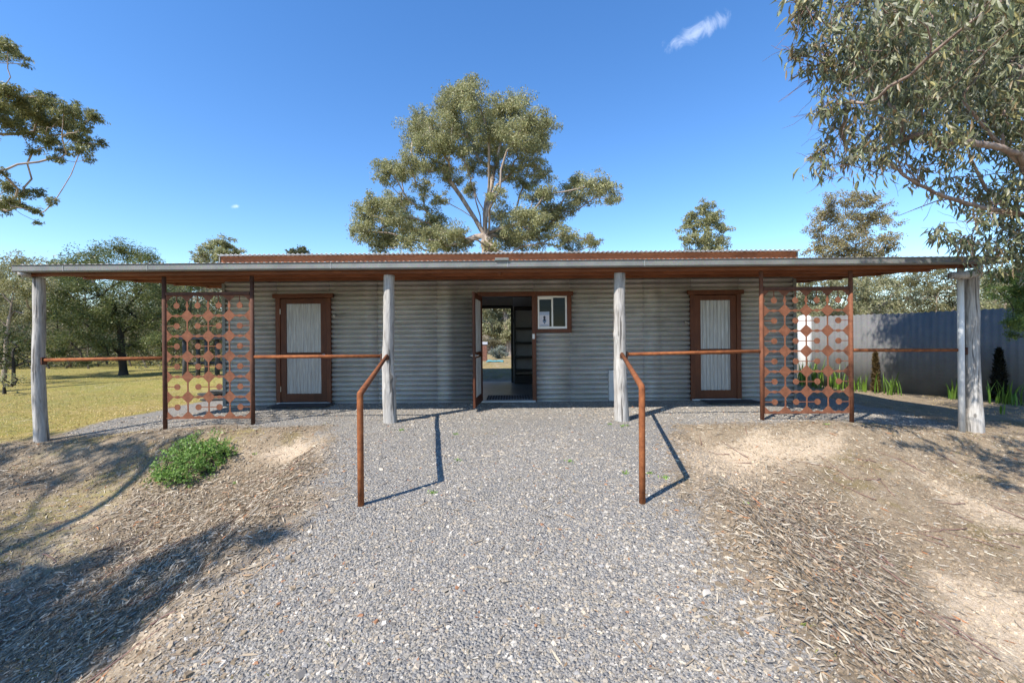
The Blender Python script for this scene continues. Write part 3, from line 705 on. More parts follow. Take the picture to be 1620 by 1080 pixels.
lb = P(571, 800, 3.7); rb = P(1016, 797, 3.7)
lb[2] = float(ground(lb[0], lb[1])); rb[2] = float(ground(rb[0], rb[1]))
handrail(P(612, 563, 6.68), P(569.5, 623, 3.7), tuple(lb), 'bent rusty pipe handrail on the left side of the gravel ramp')
handrail(P(984, 560, 6.68), P(1015.5, 612, 3.7), tuple(rb), 'bent rusty pipe handrail on the right side of the gravel ramp')

# mats
def mat_(x0, x1, y0, y1, z, label, tex=None):
    m = MB().box(x0, x1, y0, y1, z, z + .014).build('door_mat', tex or M['mat_black'], None, bevel=.004); tag(m, label, 'mat', 'door mats')
mat_(LD[0] + .1, LD[1] + .1, WY - .55, WY - .1, .068, 'flat black mat outside the left closed door')
mat_(RD[0] + .15, RD[1] + .15, WY - .5, WY - .09, .066, 'flat black mat outside the right closed door')
t = NT('checked_mat'); ck = t.n.new('ShaderNodeTexChecker'); t.l.new(t.coord('Object', rot=(0, 0, .785)), ck.inputs[0]); ck.inputs['Scale'].default_value = 26
ck.inputs[1].default_value = (0.02, 0.02, 0.022, 1); ck.inputs[2].default_value = (0.20, 0.20, 0.21, 1); t.fin(ck.outputs[0], 0.8)
mat_(CD[0] + .15, CD[1] - .12, WY + .12, WY + .72, FL + .002, 'grey chequered mat just inside the open doorway', t.m)

# ------------------------------------------------------------------ foliage and trees
def leaf_cloud(mb, pos, rng, L, Wd, droop, cols, shape=4, tint=None, ldir=None):
    """one small blade per position"""
    n = len(pos)
    d = rng.normal(0, 1, (n, 3)); d[:, 2] = d[:, 2] * .7 - droop
    if ldir is not None: d = d * .6 + ldir
    d /= np.linalg.norm(d, axis=1, keepdims=True)
    q = rng.normal(0, 1, (n, 3)); s = np.cross(d, q); s /= np.linalg.norm(s, axis=1, keepdims=True) + 1e-9
    nn = np.cross(d, s)
    l = L * rng.uniform(.65, 1.3, n)[:, None]; w = Wd * rng.uniform(.7, 1.3, n)[:, None] * .5
    c = np.array(cols)[rng.randint(0, len(cols), n)] * rng.uniform(.75, 1.25, (n, 1))
    if tint is not None: c = c * tint
    c = np.concatenate([c, np.ones((n, 1))], 1)
    if shape == 4:
        V = np.stack([pos, pos + d * l * .45 + s * w, pos + d * l, pos + d * l * .45 - s * w], 1); k = 4
        F = np.arange(n * 4).reshape(n, 4)
        mb.add(V.reshape(-1, 3), F, np.repeat(c, 4, 0))
    else:       # curved gum leaf, folded on its midrib
        bend = rng.uniform(-.18, .18, (n, 1)) * l; fold = w * .35
        def pt(t, side, wf): return pos + d * l * t + nn * bend * 4 * t * (t - 1) * .8 + s * (bend * 4 * t * (1 - t)) + s * w * side * wf + nn * fold * abs(side) * wf
        rows = [pt(0, 0, 0), pt(.22, 1, .8), pt(.22, 0, 0), pt(.22, -1, .8), pt(.55, 1, 1), pt(.55, 0, 0), pt(.55, -1, 1), pt(1, 0, 0)]
        V = np.stack(rows, 1); o = (np.arange(n) * 8)[:, None]
        T = np.concatenate([o + np.array([[0, 2, 1]]), o + np.array([[0, 3, 2]]), o + np.array([[4, 5, 7]]), o + np.array([[5, 6, 7]])])
        Q = np.concatenate([o + np.array([[1, 2, 5, 4]]), o + np.array([[2, 3, 6, 5]])])
        mb.add(V.reshape(-1, 3), [T, Q], np.repeat(c, 8, 0))

def puffs(cl, rng, per, sub=9, flat=.75, spread=.8, subr=.42):
    """leaf positions for crown clumps (x,y,z,r): each clump is a bunch of smaller tufts"""
    out = []; tone = []; tufts = []
    for (x, y, z, r) in cl:
        ns = max(3, int(sub * rng.uniform(.75, 1.25)))
        u = rng.normal(0, 1, (ns, 3)); u /= np.linalg.norm(u, axis=1, keepdims=True)
        c = np.array((x, y, z)) + u * (rng.uniform(.1, 1.12, (ns, 1)) ** .7) * r * spread * np.array((1, 1, flat))
        for k in range(ns):
            m = max(4, int(per * r * r / ns * rng.uniform(.7, 1.3)))
            v = rng.normal(0, 1, (m, 3)); v /= np.linalg.norm(v, axis=1, keepdims=True)
            v = v * (rng.uniform(0, 1, (m, 1)) ** .6 * 1.0 + np.abs(rng.normal(0, .28, (m, 1)))) * r * subr * rng.uniform(.75, 1.25) * np.array((1.1, 1.1, .8))
            out.append(c[k] + v); tone.append(np.full(m, rng.uniform(.82, 1.18)))
            tufts.append((c[k], np.array((x, y, z))))
    return np.concatenate(out), np.concatenate(tone)[:, None], tufts

def skeleton(trunk, cl, rng, step, r_tip, tufts=None, power=.46, jit=.12, direct=.45, low=.45):
    """limbs that reach every clump from the trunk; thickness follows what each limb carries"""
    tr = np.array(trunk, float)
    pos = []; par = []; run = []
    def add(p, q, d): pos.append(np.array(p)); par.append(q); run.append(d); return len(pos) - 1
    last = add(tr[0], -1, 0); 
    for a, b in zip(tr[:-1], tr[1:]):
        m = max(2, int(np.linalg.norm(b - a) / step))
        for k in range(1, m + 1): p = a + (b - a) * k / m + rng.normal(0, jit * .12 * step, 3); last = add(p, last, run[last] + np.linalg.norm(b - a) / m)
    ntr = len(pos); wt = {}
    top = tr[-1]
    order = sorted(range(len(cl)), key=lambda k: np.linalg.norm(np.array(cl[k][:3]) - top))
    first = max(1, int(ntr * low))
    for k in order:
        c = np.array(cl[k][:3]); A = np.array(pos); R_ = np.array(run)
        d = np.linalg.norm(A - c, axis=1); cost = d + direct * (R_ - run[0]) + 1.8 * np.maximum(0, A[:, 2] - c[2] + .15 * d) 
        cost[:first] = 1e9
        q = int(np.argmin(cost)); L = d[q]
        pd = pos[q] - pos[par[q]] if par[q] >= 0 else np.array((0, 0, 1.0)); pd = pd / (np.linalg.norm(pd) + 1e-9)
        ctrl = pos[q] + (pd * .6 + np.array((0, 0, .25)) + rng.normal(0, .18, 3)) * L * .42
        m = max(3, int(L / step)); a = pos[q]; cur = q
        for s in range(1, m + 1):
            t = s / m; p = a * (1 - t) ** 2 + ctrl * 2 * t * (1 - t) + c * t * t
            p = p + (rng.normal(0, jit * step, 3) if s < m else 0)
            cur = add(p, cur, run[cur] + L / m)
        wt[cur] = wt.get(cur, 0) + cl[k][3]
        if tufts is not None:
            for (tp, tc_) in tufts:
                if abs(tc_ - c).sum() < 1e-6:
                    mid = (c + tp) / 2 + rng.normal(0, .08, 3) * np.linalg.norm(tp - c)
                    e1 = add(mid, cur, run[cur]); e2 = add(tp, e1, run[cur]); wt[e2] = wt.get(e2, 0) + .12 * cl[k][3]
    n = len(pos); w = np.zeros(n)
    for k, v in wt.items(): w[k] += v
    for k in range(n - 1, 0, -1): w[par[k]] += w[k]
    w = w / (np.mean([c[3] for c in cl]))
    rad = r_tip * np.maximum(w, .12) ** power
    kids = [[] for _ in range(n)]
    for k in range(1, n): kids[par[k]].append(k)
    chains = []; st = [(0, [0])]
    while st:
        k, ch = st.pop()
        while kids[k]:
            ks = sorted(kids[k], key=lambda q: -w[q])
            for q in ks[1:]: st.append((q, [k, q]))
            k = ks[0]; ch.append(k)
        chains.append(ch)
    mb = MB()
    for ch in chains:
        P_ = np.array([pos[k] for k in ch]); R_ = np.array([rad[k] for k in ch])
        if len(ch) > 1 and ch[0] != 0: R_[0] = R_[1]
        if ch[0] == 0: R_[0] *= 1.35; R_[1] *= 1.1
        mb.tube(P_, R_, 10 if R_.max() > .1 else (6 if R_.max() > .03 else 4), False)
    return mb

def pxc(lst, D, dd, rng, sx=1.0, ox=0.0, oy=0.0):
    """clumps measured in the photo (x, y, radius), at distance about D"""
    out = []
    for (x, y, r) in lst:
        X, Y = ox + x / sx, oy + y / sx; y_ = D + rng.uniform(-dd, dd); p = P(X, Y, y_); out.append((p[0], p[1], p[2], r / sx / FPX * y_))
    return out

GUM = [(.33, .325, .15), (.27, .28, .125), (.37, .355, .18), (.22, .235, .105), (.40, .375, .20)]
GUM_PALE = [(.36, .345, .19), (.30, .30, .155), (.25, .26, .13), (.40, .37, .22)]
DARK = [(.045, .065, .022), (.06, .08, .026), (.035, .05, .018), (.08, .10, .03)]
OLIVE = [(.10, .105, .04), (.075, .085, .032), (.13, .125, .05)]
def tree(name, label, cat, trunk, cl, seed, per, L, Wd, cols, bark='bark_gum', droop=.7, step=.5, r_tip=.035, sub=9, twigs=True, group=None, flat=.75, spread=.8, subr=.42, shape=4, leafmat='leaf', power=.46, direct=.45, low=.45):
    rng = np.random.RandomState(seed); base = np.array(trunk[0])
    root = empty(name, tuple(base)); tag(root, label, cat, group)
    pos, tone, tufts = puffs(cl, rng, per, sub, flat, spread, subr)
    mb = MB(); leaf_cloud(mb, pos - base, rng, L, Wd, droop, cols, shape, tone)
    mb.build('crown', M[leafmat], root)
    sk = skeleton([np.array(p) - base for p in trunk], [(c[0] - base[0], c[1] - base[1], c[2] - base[2], c[3]) for c in cl], rng, step, r_tip, [(a - base, b - base) for a, b in tufts] if twigs else None, power, .12, direct, low)
    sk.build('trunk', M[bark], root, smooth=True)
    return root
def gz_(x, y): return float(ground(x, y))
def on_ground(px_, D, py_=HZ):
    p = P(px_, py_, D); p[2] = gz_(p[0], D); return p

# the tall gum behind the shed
R1 = np.random.RandomState(11)
BIG = [(690,115,75),(740,165,80),(640,205,90),(600,200,60),(950,200,80),(860,230,75),(1040,265,80),(1090,330,75),(1105,390,45),(460,265,55),(440,335,75),(520,320,85),(600,320,80),(730,280,85),(820,320,75),(900,320,85),(980,350,85),
 (560,420,75),(470,405,65),(650,420,65),(760,420,65),(860,420,75),(970,430,75),(1060,430,45),(400,505,60),(300,535,65),(370,560,55),(480,515,55),(265,585,40),(600,520,55),(600,575,55),(740,520,50),(850,525,55),(940,555,50),
 (1070,515,55),(1115,560,45),(1010,615,55),(480,640,45),(560,690,40),(740,640,40),(860,670,45),(1060,680,55),(1130,655,45),(1310,595,55),(1380,615,65),(1450,650,55),(1490,700,35),(1245,650,50),(1300,690,55),(1220,755,55),(1160,815,65),(1130,755,55),
 (1340,905,35),(1390,930,30),(1250,920,55),(1200,880,55),(1060,795,75),(1060,880,75),(980,825,75),(960,915,75),(900,880,55),(880,775,55),(840,940,40),(200,715,65),(290,705,60),(365,720,55),(150,775,55),(115,860,40),(180,865,65),(250,845,75),
 (330,795,70),(400,825,55),(300,915,55),(380,915,55),(440,870,55),(500,775,55),(540,845,65),(520,915,65),(620,875,65),(640,935,55),(700,915,35),(560,930,50),(240,950,40)]
big_c = [(a, b, c, d * 1.12) for a, b, c, d in pxc(BIG, 25, 2.6, R1, 3.375, 530, 110)]
b0 = on_ground(768, 25)
tree('gum_tree', 'tall spreading gum tree rising behind the middle of the shed roof', 'tree',
     [b0, P(768, 470, 25), P(772, 395, 25), P(766, 362, 25)], big_c, 21, 4200, .14, .046, GUM, droop=.8, step=.8, r_tip=.0165, sub=26, subr=.34, spread=1.2, power=.53, direct=.95, low=.86)

# right foreground gum, its trunk just outside the picture
R2 = np.random.RandomState(5)
NEAR = []
for (x, y, r, D) in [(1290,20,40,4.4),(1340,10,45,4.6),(1400,20,50,4.8),(1460,20,50,5.0),(1530,20,55,5.2),(1600,30,60,5.4),(1300,75,38,4.5),(1355,80,45,4.6),(1420,85,50,4.9),(1490,90,50,5.2),(1560,95,55,5.3),(1620,110,55,5.4),
  (1320,120,30,4.6),(1345,160,38,4.7),(1400,150,45,4.9),(1460,160,45,5.1),(1520,170,45,5.6),(1590,170,50,5.6),(1330,205,30,4.7),(1375,215,38,4.9),(1430,220,42,5.1),(1490,225,42,5.3),(1560,225,40,5.8),(1620,215,45,5.8),
  (1300,262,20,4.7),(1335,258,22,4.8),(1390,255,24,5.0),(1455,262,26,5.2),(1510,280,28,5.6),(1570,300,36,5.9),(1620,300,40,6.0),(1270,10,20,4.3),(1262,78,12,4.4),(1280,110,16,4.5),(1310,160,18,4.6),(1300,235,14,4.7),
  (1484,362,16,5.6),(1505,380,20,5.6),(1540,385,26,5.7),(1580,370,34,5.9),(1620,360,40,6.0),(1560,410,24,5.8),(1600,405,34,6.0),(1640,420,40,6.1),(1540,340,22,5.8),(1590,335,30,6.0),
  (1680,60,70,5.6),(1700,160,70,5.8),(1700,280,70,6.0),(1440,-40,60,4.9),(1540,-50,70,5.2),(1640,-40,80,5.4),(1340,-40,50,4.6)]:
    p = P(x, y, D + R2.uniform(-.25, .25)); NEAR.append((p[0], p[1], p[2], (r * .9 if y > 320 else r * .95) / FPX * D))
NG = [(.19, .205, .10), (.15, .165, .08), (.27, .275, .17), (.12, .135, .065), (.37, .36, .26), (.31, .28, .12), (.22, .235, .13), (.20, .22, .115), (.26, .19, .10), (.175, .195, .09)]
SD = SUN_DIR / SUN_DIR.z
for (x, z, h, r) in [(1445,1.5,6.2,.42),(1440,.9,6.4,.40),(1455,.4,6.6,.38),(1480,1.6,6.0,.45),(1490,1.0,6.2,.45),(1475,.2,6.3,.4),(1525,1.6,5.9,.5),(1530,.8,6.1,.5),(1570,1.4,5.9,.5),(1575,.6,6.0,.5),(1620,1.5,5.8,.55),(1620,.7,5.9,.55),(1690,1.2,5.9,.7),(1400,1.75,6.5,.25),(1462,1.2,5.7,.45),(1500,.5,5.6,.5),(1545,1.1,5.5,.5),(1600,1.0,5.4,.5),(1545,.2,5.7,.5),(1600,.2,5.6,.5),(1460,1.7,6.6,.4),(1510,1.2,6.8,.5)]:
    u = (x - 810) / FPX; t_ = (u * 12.4 - 9.5) / (1.4 + 2.3 * u); q = np.array((9.5 + 1.4 * t_, 12.4 - 2.3 * t_, z)); c = q + np.array(SD) * (h - z); NEAR.append((c[0], c[1], c[2], r * 1.35))
for (x, y, h, r) in [(1480,712,3.9,.2),(1560,728,3.8,.26),(1612,700,4.2,.3),(1590,762,3.7,.22),(1425,703,4.2,.16),(1640,740,4.0,.4),(1535,705,4.2,.2)]:
    g0 = G(x, y); c = g0 + np.array(SD) * (h - g0[2]); NEAR.append((c[0], c[1], c[2], r))
tb = np.array((9.0, 6.4, gz_(9.0, 6.4)))
near = tree('gum_tree', 'near gum tree with long grey-green leaves hanging into the top right corner', 'tree',
     [tb, (8.6, 6.3, 1.4), (7.6, 6.0, 2.9), P(1620, 268, 5.6), P(1560, 205, 5.4), P(1515, 150, 5.2)], NEAR, 33, 3300, .122, .025, NG, 'bark_near', droop=1.7, step=.16, r_tip=.0042, sub=14, flat=1.0, spread=1.2, subr=.42, shape=6, leafmat='leaf_near', power=.56)
# leaning limb at the right edge
lm = MB(); path = [P(1400, 252, 5.1), P(1440, 285, 5.2), P(1490, 310, 5.4), P(1550, 328, 5.7), P(1620, 340, 5.9), P(1720, 352, 6.2)]
q = np.linspace(0, 5, 40); path = np.stack([np.interp(q, range(6), [p[k] for p in path]) for k in range(3)], -1); path += np.random.RandomState(1).normal(0, .006, path.shape)
lm.tube(path - tb, np.linspace(.010, .042, 40), 10)
for k_ in range(26):
    q_ = path[R2.randint(2, 34)] - tb; dv = np.array((-.6, -.2, R2.uniform(-.5, .9))) + R2.normal(0, .35, 3); dv /= np.linalg.norm(dv); L_ = R2.uniform(.12, .55); t_ = np.linspace(0, 1, 6)[:, None]
    lm.tube(q_ + dv * L_ * t_ + R2.normal(0, .012, (6, 3)) + np.array((0, 0, .08)) * t_ ** 2, np.linspace(.0065, .0018, 6), 5)
path = [P(1390, 400 - 120, 5.2), P(1440, 318, 5.3), P(1482, 305, 5.35)]
lm.tube(np.array([P(1420, 342, 5.35), P(1450, 330, 5.35), P(1482, 318, 5.4), P(1510, 314, 5.5)]) - tb, [.003, .005, .007, .009], 6)
lm.tube(np.array([P(1520, 200, 5.6), P(1535, 250, 5.7), P(1560, 300, 5.8), P(1590, 325, 5.9)]) - tb, [.010, .016, .02, .024], 8)
lm.build('limb', M['bark_near'], near, smooth=True)
tw = MB()
for (x, y, z, r_) in NEAR[:52]:
    for _ in range(9):
        c = np.array((x, y, z)) - tb + R2.normal(0, r_ * .55, 3); dv = R2.normal(0, 1, 3) + np.array((-.3, 0, -.35)); dv /= np.linalg.norm(dv); t_ = np.linspace(0, 1, 5)[:, None]
        tw.tube(c + dv * t_ * R2.uniform(.12, .38) + R2.normal(0, .008, (5, 3)), np.linspace(.0034, .0012, 5), 4, False)
tag(tw.build('twigs', M['twig'], near), kind='stuff')

# left overhanging gum
R3 = np.random.RandomState(9)
LEFTC = [(40,50,40),(105,95,32),(140,140,18),(0,30,45),(30,300,60),(110,325,60),(200,330,50),(270,345,50),(340,385,50),(430,400,48),(500,420,38),(540,550,24),(470,570,36),(430,600,38),(350,470,45),(200,410,60),(100,410,60),(20,410,60),(250,540,45),(150,510,40),(290,640,28),(480,650,18),(230,470,50),(390,520,30),
  (60,800,42),(130,830,32),(200,820,28),(270,870,24),(40,870,42),(110,890,32),(190,920,26),(205,985,16),(0,900,40),(0,710,25),(-120,320,90),(-120,440,90),(-140,850,70),(-120,60,80),(-260,200,110),(-280,400,110),(-150,200,60),(160,380,55),(310,440,45),(60,470,45),(380,450,45),(450,480,32),(180,600,30),(330,600,28),(420,520,40)]
lc = pxc(LEFTC, 12, 1.3, R3, 3.375, 0, 60)
bl = on_ground(-190, 12)
tree('gum_tree', 'gum tree reaching in from the left edge with layered leafy branches against sky', 'tree',
     [bl, P(-180, 480, 12), P(-150, 330, 12), P(-120, 260, 12)], lc, 44, 19000, .08, .023, [(.20, .205, .07), (.155, .17, .06), (.25, .24, .095), (.13, .145, .055), (.29, .27, .105)], droop=.9, step=.4, r_tip=.0055, sub=24, subr=.34, flat=.75, power=.55, spread=1.25)

# trees of the left field
R4 = np.random.RandomState(12)
WAT = [(120,418,20),(150,402,20),(182,392,20),(215,402,20),(240,412,16),(100,436,22),(145,435,32),(195,430,32),(238,440,24),(105,465,30),(160,470,34),(215,470,32),(255,465,22),(90,495,24),(125,505,30),(175,505,34),(225,510,28),(262,500,20),(110,540,22),(160,545,26),(210,545,22),(245,540,20),(90,560,14),(275,540,14),(262,560,12),(135,570,12),(300,450,18),(290,490,18)]
tree('wattle_tree', 'dark green spreading wattle tree with black trunk on the left grass', 'tree',
     [on_ground(195, 18.3), P(195, 582, 18.3), P(192, 545, 18.3), P(188, 500, 18.3)], pxc(WAT, 18.3, 1.6, R4), 51, 6000, .085, .032, [(.125, .155, .05), (.095, .125, .04), (.16, .185, .06), (.22, .22, .08)], 'bark_dark', droop=.2, step=.35, r_tip=.0105, sub=24, subr=.36, flat=.65, power=.55, spread=1.3)
GL = [(20,415,20),(50,425,18),(5,450,26),(40,460,26),(70,455,18),(15,490,26),(50,495,24),(0,530,26),(30,540,22),(70,500,18),(-30,450,30),(-30,500,30)]
tree('gum_tree', 'grey-green gum with leaning trunk at the far left, behind the left log post', 'tree',
     [on_ground(5, 16), P(12, 520, 16), P(22, 460, 16)], pxc(GL, 16, 1.2, R4), 52, 6000, .09, .03, GUM_PALE + [(.20, .18, .05)], droop=.6, step=.35, r_tip=.010, sub=18, power=.55, spread=1.2, subr=.36)
def shrub(name, label, lst, D, seed, per, L, Wd, cols, group=None, droop=.2, base_px=None, dd=.5, bark='bark_dark', flat=.8):
    rng = np.random.RandomState(seed); c = pxc(lst, D, dd, rng)
    bx = base_px if base_px is not None else np.mean([q[0] for q in lst]); b_ = on_ground(bx, D)
    top = np.array((b_[0], D, np.mean([q[2] for q in c])))
    return tree(name, label, 'shrub' if 'tree' not in name else 'tree', [b_, (b_ + top) / 2, top], c, seed, per, L, Wd, cols, bark, droop, .25, .014, 9, True, group, flat)
shrub('bush', 'round dark green bush behind the far left log post', [(15,530,26),(45,535,22),(25,555,24),(60,550,16),(-20,540,28),(-15,560,26),(10,575,20),(45,572,14)], 14.5, 61, 900, .09, .04, DARK)
shrub('bush', 'low grey-green bush on the grass at the left edge', [(5,600,16),(25,598,14),(-20,600,18),(15,610,9)], 13.0, 62, 1500, .07, .03, GUM)
BGT = [
 ('gum_tree', 'small round gum crown above the left end of the roof', 345, 42, [(330,392,12),(345,382,12),(362,388,12),(375,398,9),(318,402,10),(345,400,14),(330,412,14),(360,410,14),(345,425,16),(345,445,14)], GUM),
 ('gum_tree', 'tip of a distant tree over the roof left of the tall gum', 473, 50, [(466,398,8),(480,396,8),(473,406,12),(473,425,14)], OLIVE),
 ('gum_tree', 'compact gum crown above the roof right of the tall gum', 1115, 40, [(1113,330,13),(1098,340,12),(1132,342,12),(1090,358,14),(1118,355,18),(1142,360,12),(1088,378,12),(1110,380,18),(1138,382,14),(1115,400,22),(1095,410,18),(1138,410,18)], GUM),
 ('gum_tree', 'thin olive gum standing above the right end of the roof', 1352, 32, [(1320,318,16),(1350,312,18),(1382,320,16),(1305,340,18),(1340,342,22),(1375,345,22),(1405,352,14),(1300,372,20),(1335,375,24),(1372,378,24),(1408,378,14),(1290,395,14),(1320,402,22),(1360,405,24),(1400,402,18),(1340,430,24),(1380,432,22)], [(.33, .29, .135), (.27, .245, .11), (.37, .325, .17), (.31, .225, .125)]),
 ('gum_tree', 'pale bushy gum over the grey fence beside the right screen', 1290, 24, [(1270,440,20),(1300,448,22),(1270,470,22),(1305,475,20),(1280,500,22),(1330,452,18),(1250,455,18),(1310,500,20),(1285,530,22)], GUM_PALE),
 ('gum_tree', 'pale gum with thin leaning stems over the middle of the fence', 1390, 26, [(1360,450,20),(1390,445,20),(1425,452,20),(1370,475,20),(1405,478,20),(1440,470,18),(1390,500,22),(1350,490,18),(1420,500,18)], GUM_PALE),
 ('gum_tree', 'pale gum over the fence just left of the thick log post', 1480, 25, [(1455,442,18),(1485,440,20),(1512,452,18),(1470,470,20),(1500,478,20),(1485,500,20)], [(.20, .19, .085), (.16, .16, .07), (.22, .20, .10)]),
 ('gum_tree', 'grey-green gum behind the fence at the right edge', 1590, 20, [(1560,440,20),(1590,450,24),(1620,445,24),(1575,475,22),(1610,480,24),(1640,460,28)], GUM),
 ('gum_tree', 'white-stemmed gum seen through the top of the left screen', 305, 30, [(280,440,18),(305,448,18),(335,445,18),(270,470,20),(300,480,20),(335,478,20),(285,510,20),(320,512,20),(350,500,18),(360,470,18),(265,500,18)], GUM),
 ('gum_tree', 'hazy gum in the back row left of the dark wattle', 85, 34, [(65,430,18),(90,425,18),(110,440,18),(75,460,20),(100,470,20),(80,500,20),(110,500,20),(60,520,18),(95,530,18)], GUM_PALE),
 ('gum_tree', 'back-row gum filling the gap right of the dark wattle', 255, 36, [(240,425,14),(262,440,16),(250,465,18),(275,470,16),(245,500,18),(270,510,18),(255,535,18),(285,540,18)], OLIVE),
]
for n_, (nm, lab, tx, D, lst, cols) in enumerate(BGT):
    rng = np.random.RandomState(100 + n_); c = pxc(lst, D, D * .04, rng); b_ = on_ground(tx, D); ys_ = sorted(q[1] for q in lst); ym = ys_[len(ys_) // 2]
    tree(nm, lab, 'tree', [b_, (b_ * .5 + P(tx, ym, D) * .5), P(tx + 2, ym, D)], c, 200 + n_, 1900 if D > 30 else 3000, .0052 * D, .0019 * D, cols, 'bark_gum', .6, D * .018, .00042 * D, 18, True, 'gums standing around the clearing', spread=1.25, subr=.34, power=.52)
# bush seen through the doorway
tree('gum_tree', 'weeping gum with brown trunk seen through the open doorway', 'tree',
     [on_ground(806, 21), P(805, 540, 21), P(800, 500, 21)], pxc([(775,462,18),(795,462,18),(815,465,18),(780,445,18),(805,445,18),(775,480,18),(795,485,18),(812,482,18),(790,520,14),(812,525,12),(775,512,14),(770,500,14),(790,508,14),(808,510,14),(778,525,12),(800,530,12),(765,520,14),(820,500,16),(785,470,18),(760,490,16)], 21, .8, R4), 71, 4500, .15, .036, GUM_PALE, 'bark_gum', 1.5, .3, .03, 10)
shrub('bush', 'silvery shrub beyond the doorway between pillar and gum trunk', [(780,557,9),(792,553,9),(786,562,8),(798,560,7)], 18.5, 72, 12000, .07, .025, [(.22, .25, .21), (.16, .19, .15), (.28, .30, .26)])
shrub('bush', 'tangled bush behind the silvery shrub beyond the doorway', [(770,540,14),(788,543,12),(805,542,12),(760,552,12),(820,548,14)], 24, 73, 4500, .12, .03, [(.22, .20, .12), (.28, .25, .17), (.16, .15, .085)])
for n_, (x, y, r, lab) in enumerate(((801, 578, 6, 'bright green leafy weed beyond the doorway, right of the tarp'), (774, 583, 4, 'small green weed beyond the doorway, below the tarp'))):
    shrub('weed', lab, [(x - r * .8, y, r * .8), (x + r * .6, y, r * .7), (x, y - 1, r * .7)], 15.2, 80 + n_, 16000, .06, .03, [(.10, .20, .03), (.14, .26, .05), (.08, .15, .03)], 'green weeds behind the shed', dd=.1)
p = on_ground(766.5, 16.5); pil = MB().box(-.09, .09, -.09, .09, -.05, P(771, 545, 16.5)[2] - p[2]).build('brick_pillar', M['brick'], None, bevel=.006); pil.location = p
tag(pil, 'short red-brown pillar with pale cap beyond the open doorway', 'pillar')
hh = P(771, 545, 16.5)[2] - p[2]; MB().box(-.115, .115, -.115, .115, hh + .001, hh + .10).build('pillar_cap', M['capstone'], pil, bevel=.01)
p = on_ground(783, 16.0); tp = MB(); uu = np.linspace(-1, 1, 24); U, Vv = np.meshgrid(uu, uu); Z = .02 + .018 * np.sin(5 * U + 2) * np.cos(4 * Vv) + .012 * np.sin(11 * Vv + 3 * U)
kk = np.arange(23); ii, jj = np.meshgrid(kk, kk, indexing='ij'); tp.add(np.stack([U * .30, Vv * .40, Z], -1).reshape(-1, 3), np.stack([ii * 24 + jj, ii * 24 + jj + 1, ii * 24 + jj + 25, ii * 24 + jj + 24], -1).reshape(-1, 4))
o = tp.build('tarp', M['tarp'], None, smooth=True); o.location = p; o.modifiers.new('thick', 'SOLIDIFY').thickness = .01; tag(o, 'crumpled teal tarp lying on the ground beyond the doorway', 'tarp')

# a gum outside the picture whose shade falls on the left bank
R5 = np.random.RandomState(3)
shc = []
SD = SUN_DIR / SUN_DIR.z
for (px_, py_, h, r) in [(40,1040,6.0,.7),(120,985,6.4,.7),(200,930,6.6,.55),(30,960,6.8,.7),(270,890,7.0,.45),(-80,1000,6.5,.9),(90,905,7.2,.45),(-60,900,7.2,.8),(330,850,7.4,.35),
                         (130,715,7.0,.45),(210,705,6.6,.45),(180,745,7.6,.4),(90,760,7.4,.4),(250,725,6.2,.3),(10,720,7.6,.5),(60,690,7.0,.3),(-120,800,7.4,.8),(-200,720,7.0,.9),(300,690,6.4,.22),(250,950,6.4,.5),(160,1010,6.2,.55),(60,1070,6.2,.6),(-60,1070,6.4,.7),(330,880,6.8,.35),(420,845,7.0,.28),(150,690,7.2,.4),(230,720,7.0,.42),(100,700,6.8,.4),(285,705,6.8,.3)]:
    g0 = G(max(px_, -300), py_); c = g0 + np.array(SD) * (h - g0[2]); shc.append((c[0], c[1], c[2], r))
tree('gum_tree', 'gum standing left of the photographer, its shade falling on the left bank', 'tree',
     [(-9.6, -1.2, gz_(-9.6, -1.2)), (-9.5, -1.0, 2.5), (-9.0, -.4, 5.2)], shc, 91, 1400, .17, .04, GUM, 'bark_gum', .8, .4, .008, 12, flat=.6, subr=.5, power=.6)

# ------------------------------------------------------------------ fence on the right and its plants
fa, fb_ = P(1297, 540, 13.3)[:2], np.array((10.9, 10.1)); dirv = np.array((1.4, -2.3)) / math.hypot(1.4, 2.3)
fstart = np.array((9.5, 12.4)) - dirv * 1.05; Lf = 9.0
n = int(Lf / .076 * 6); s = np.linspace(0, Lf, n + 1); nrm = np.array((dirv[1], -dirv[0]))
off = .0 * np.sin(2 * math.pi * s / .076)
XY = fstart[None] + s[:, None] * dirv[None] + off[:, None] * nrm[None]
zb = ground(XY[:, 0], XY[:, 1]) - .1; zt = np.full(n + 1, 1.86) + .011 * np.sin(2 * math.pi * s / .13) + .006 * np.sin(s * 2)
V = np.concatenate([np.column_stack([XY, zb]), np.column_stack([XY, zt])]); k = np.arange(n)
fo = MB().add(V, np.stack([k, k + 1, k + n + 2, k + n + 1], -1)).build('iron_fence', M['fence'], None, smooth=True)
fo.modifiers.new('thick', 'SOLIDIFY').thickness = .004
tag(fo, 'tall blue-grey corrugated iron fence running off to the right', 'fence')
cb = MB()
for q in (0.35, 1.7):
    Q = np.column_stack([fstart[None] + np.array([[0], [Lf]]) * dirv[None] + nrm[None] * -.035, [q, q]]); 
    cb.tube(Q, .022, 6)
cb.build('fence_rail', M['old_wood'], fo)
wp = fstart - dirv * .14; zg = gz_(*wp)
po = MB(); po.tube([(0, 0, -.1), (0, 0, 1.0), (0, 0, 1.86), (0, 0, 1.93), (0, 0, 1.97), (0, 0, 1.985)], [.19, .19, .19, .165, .10, .02], 24); po = po.build('white_post', M['pvc'], None, smooth=True); po.location = (wp[0], wp[1], zg)
po.location.z = 1.93 - 1.985
tag(po, 'round-topped white post at the near end of the grey fence, behind the right screen', 'post')

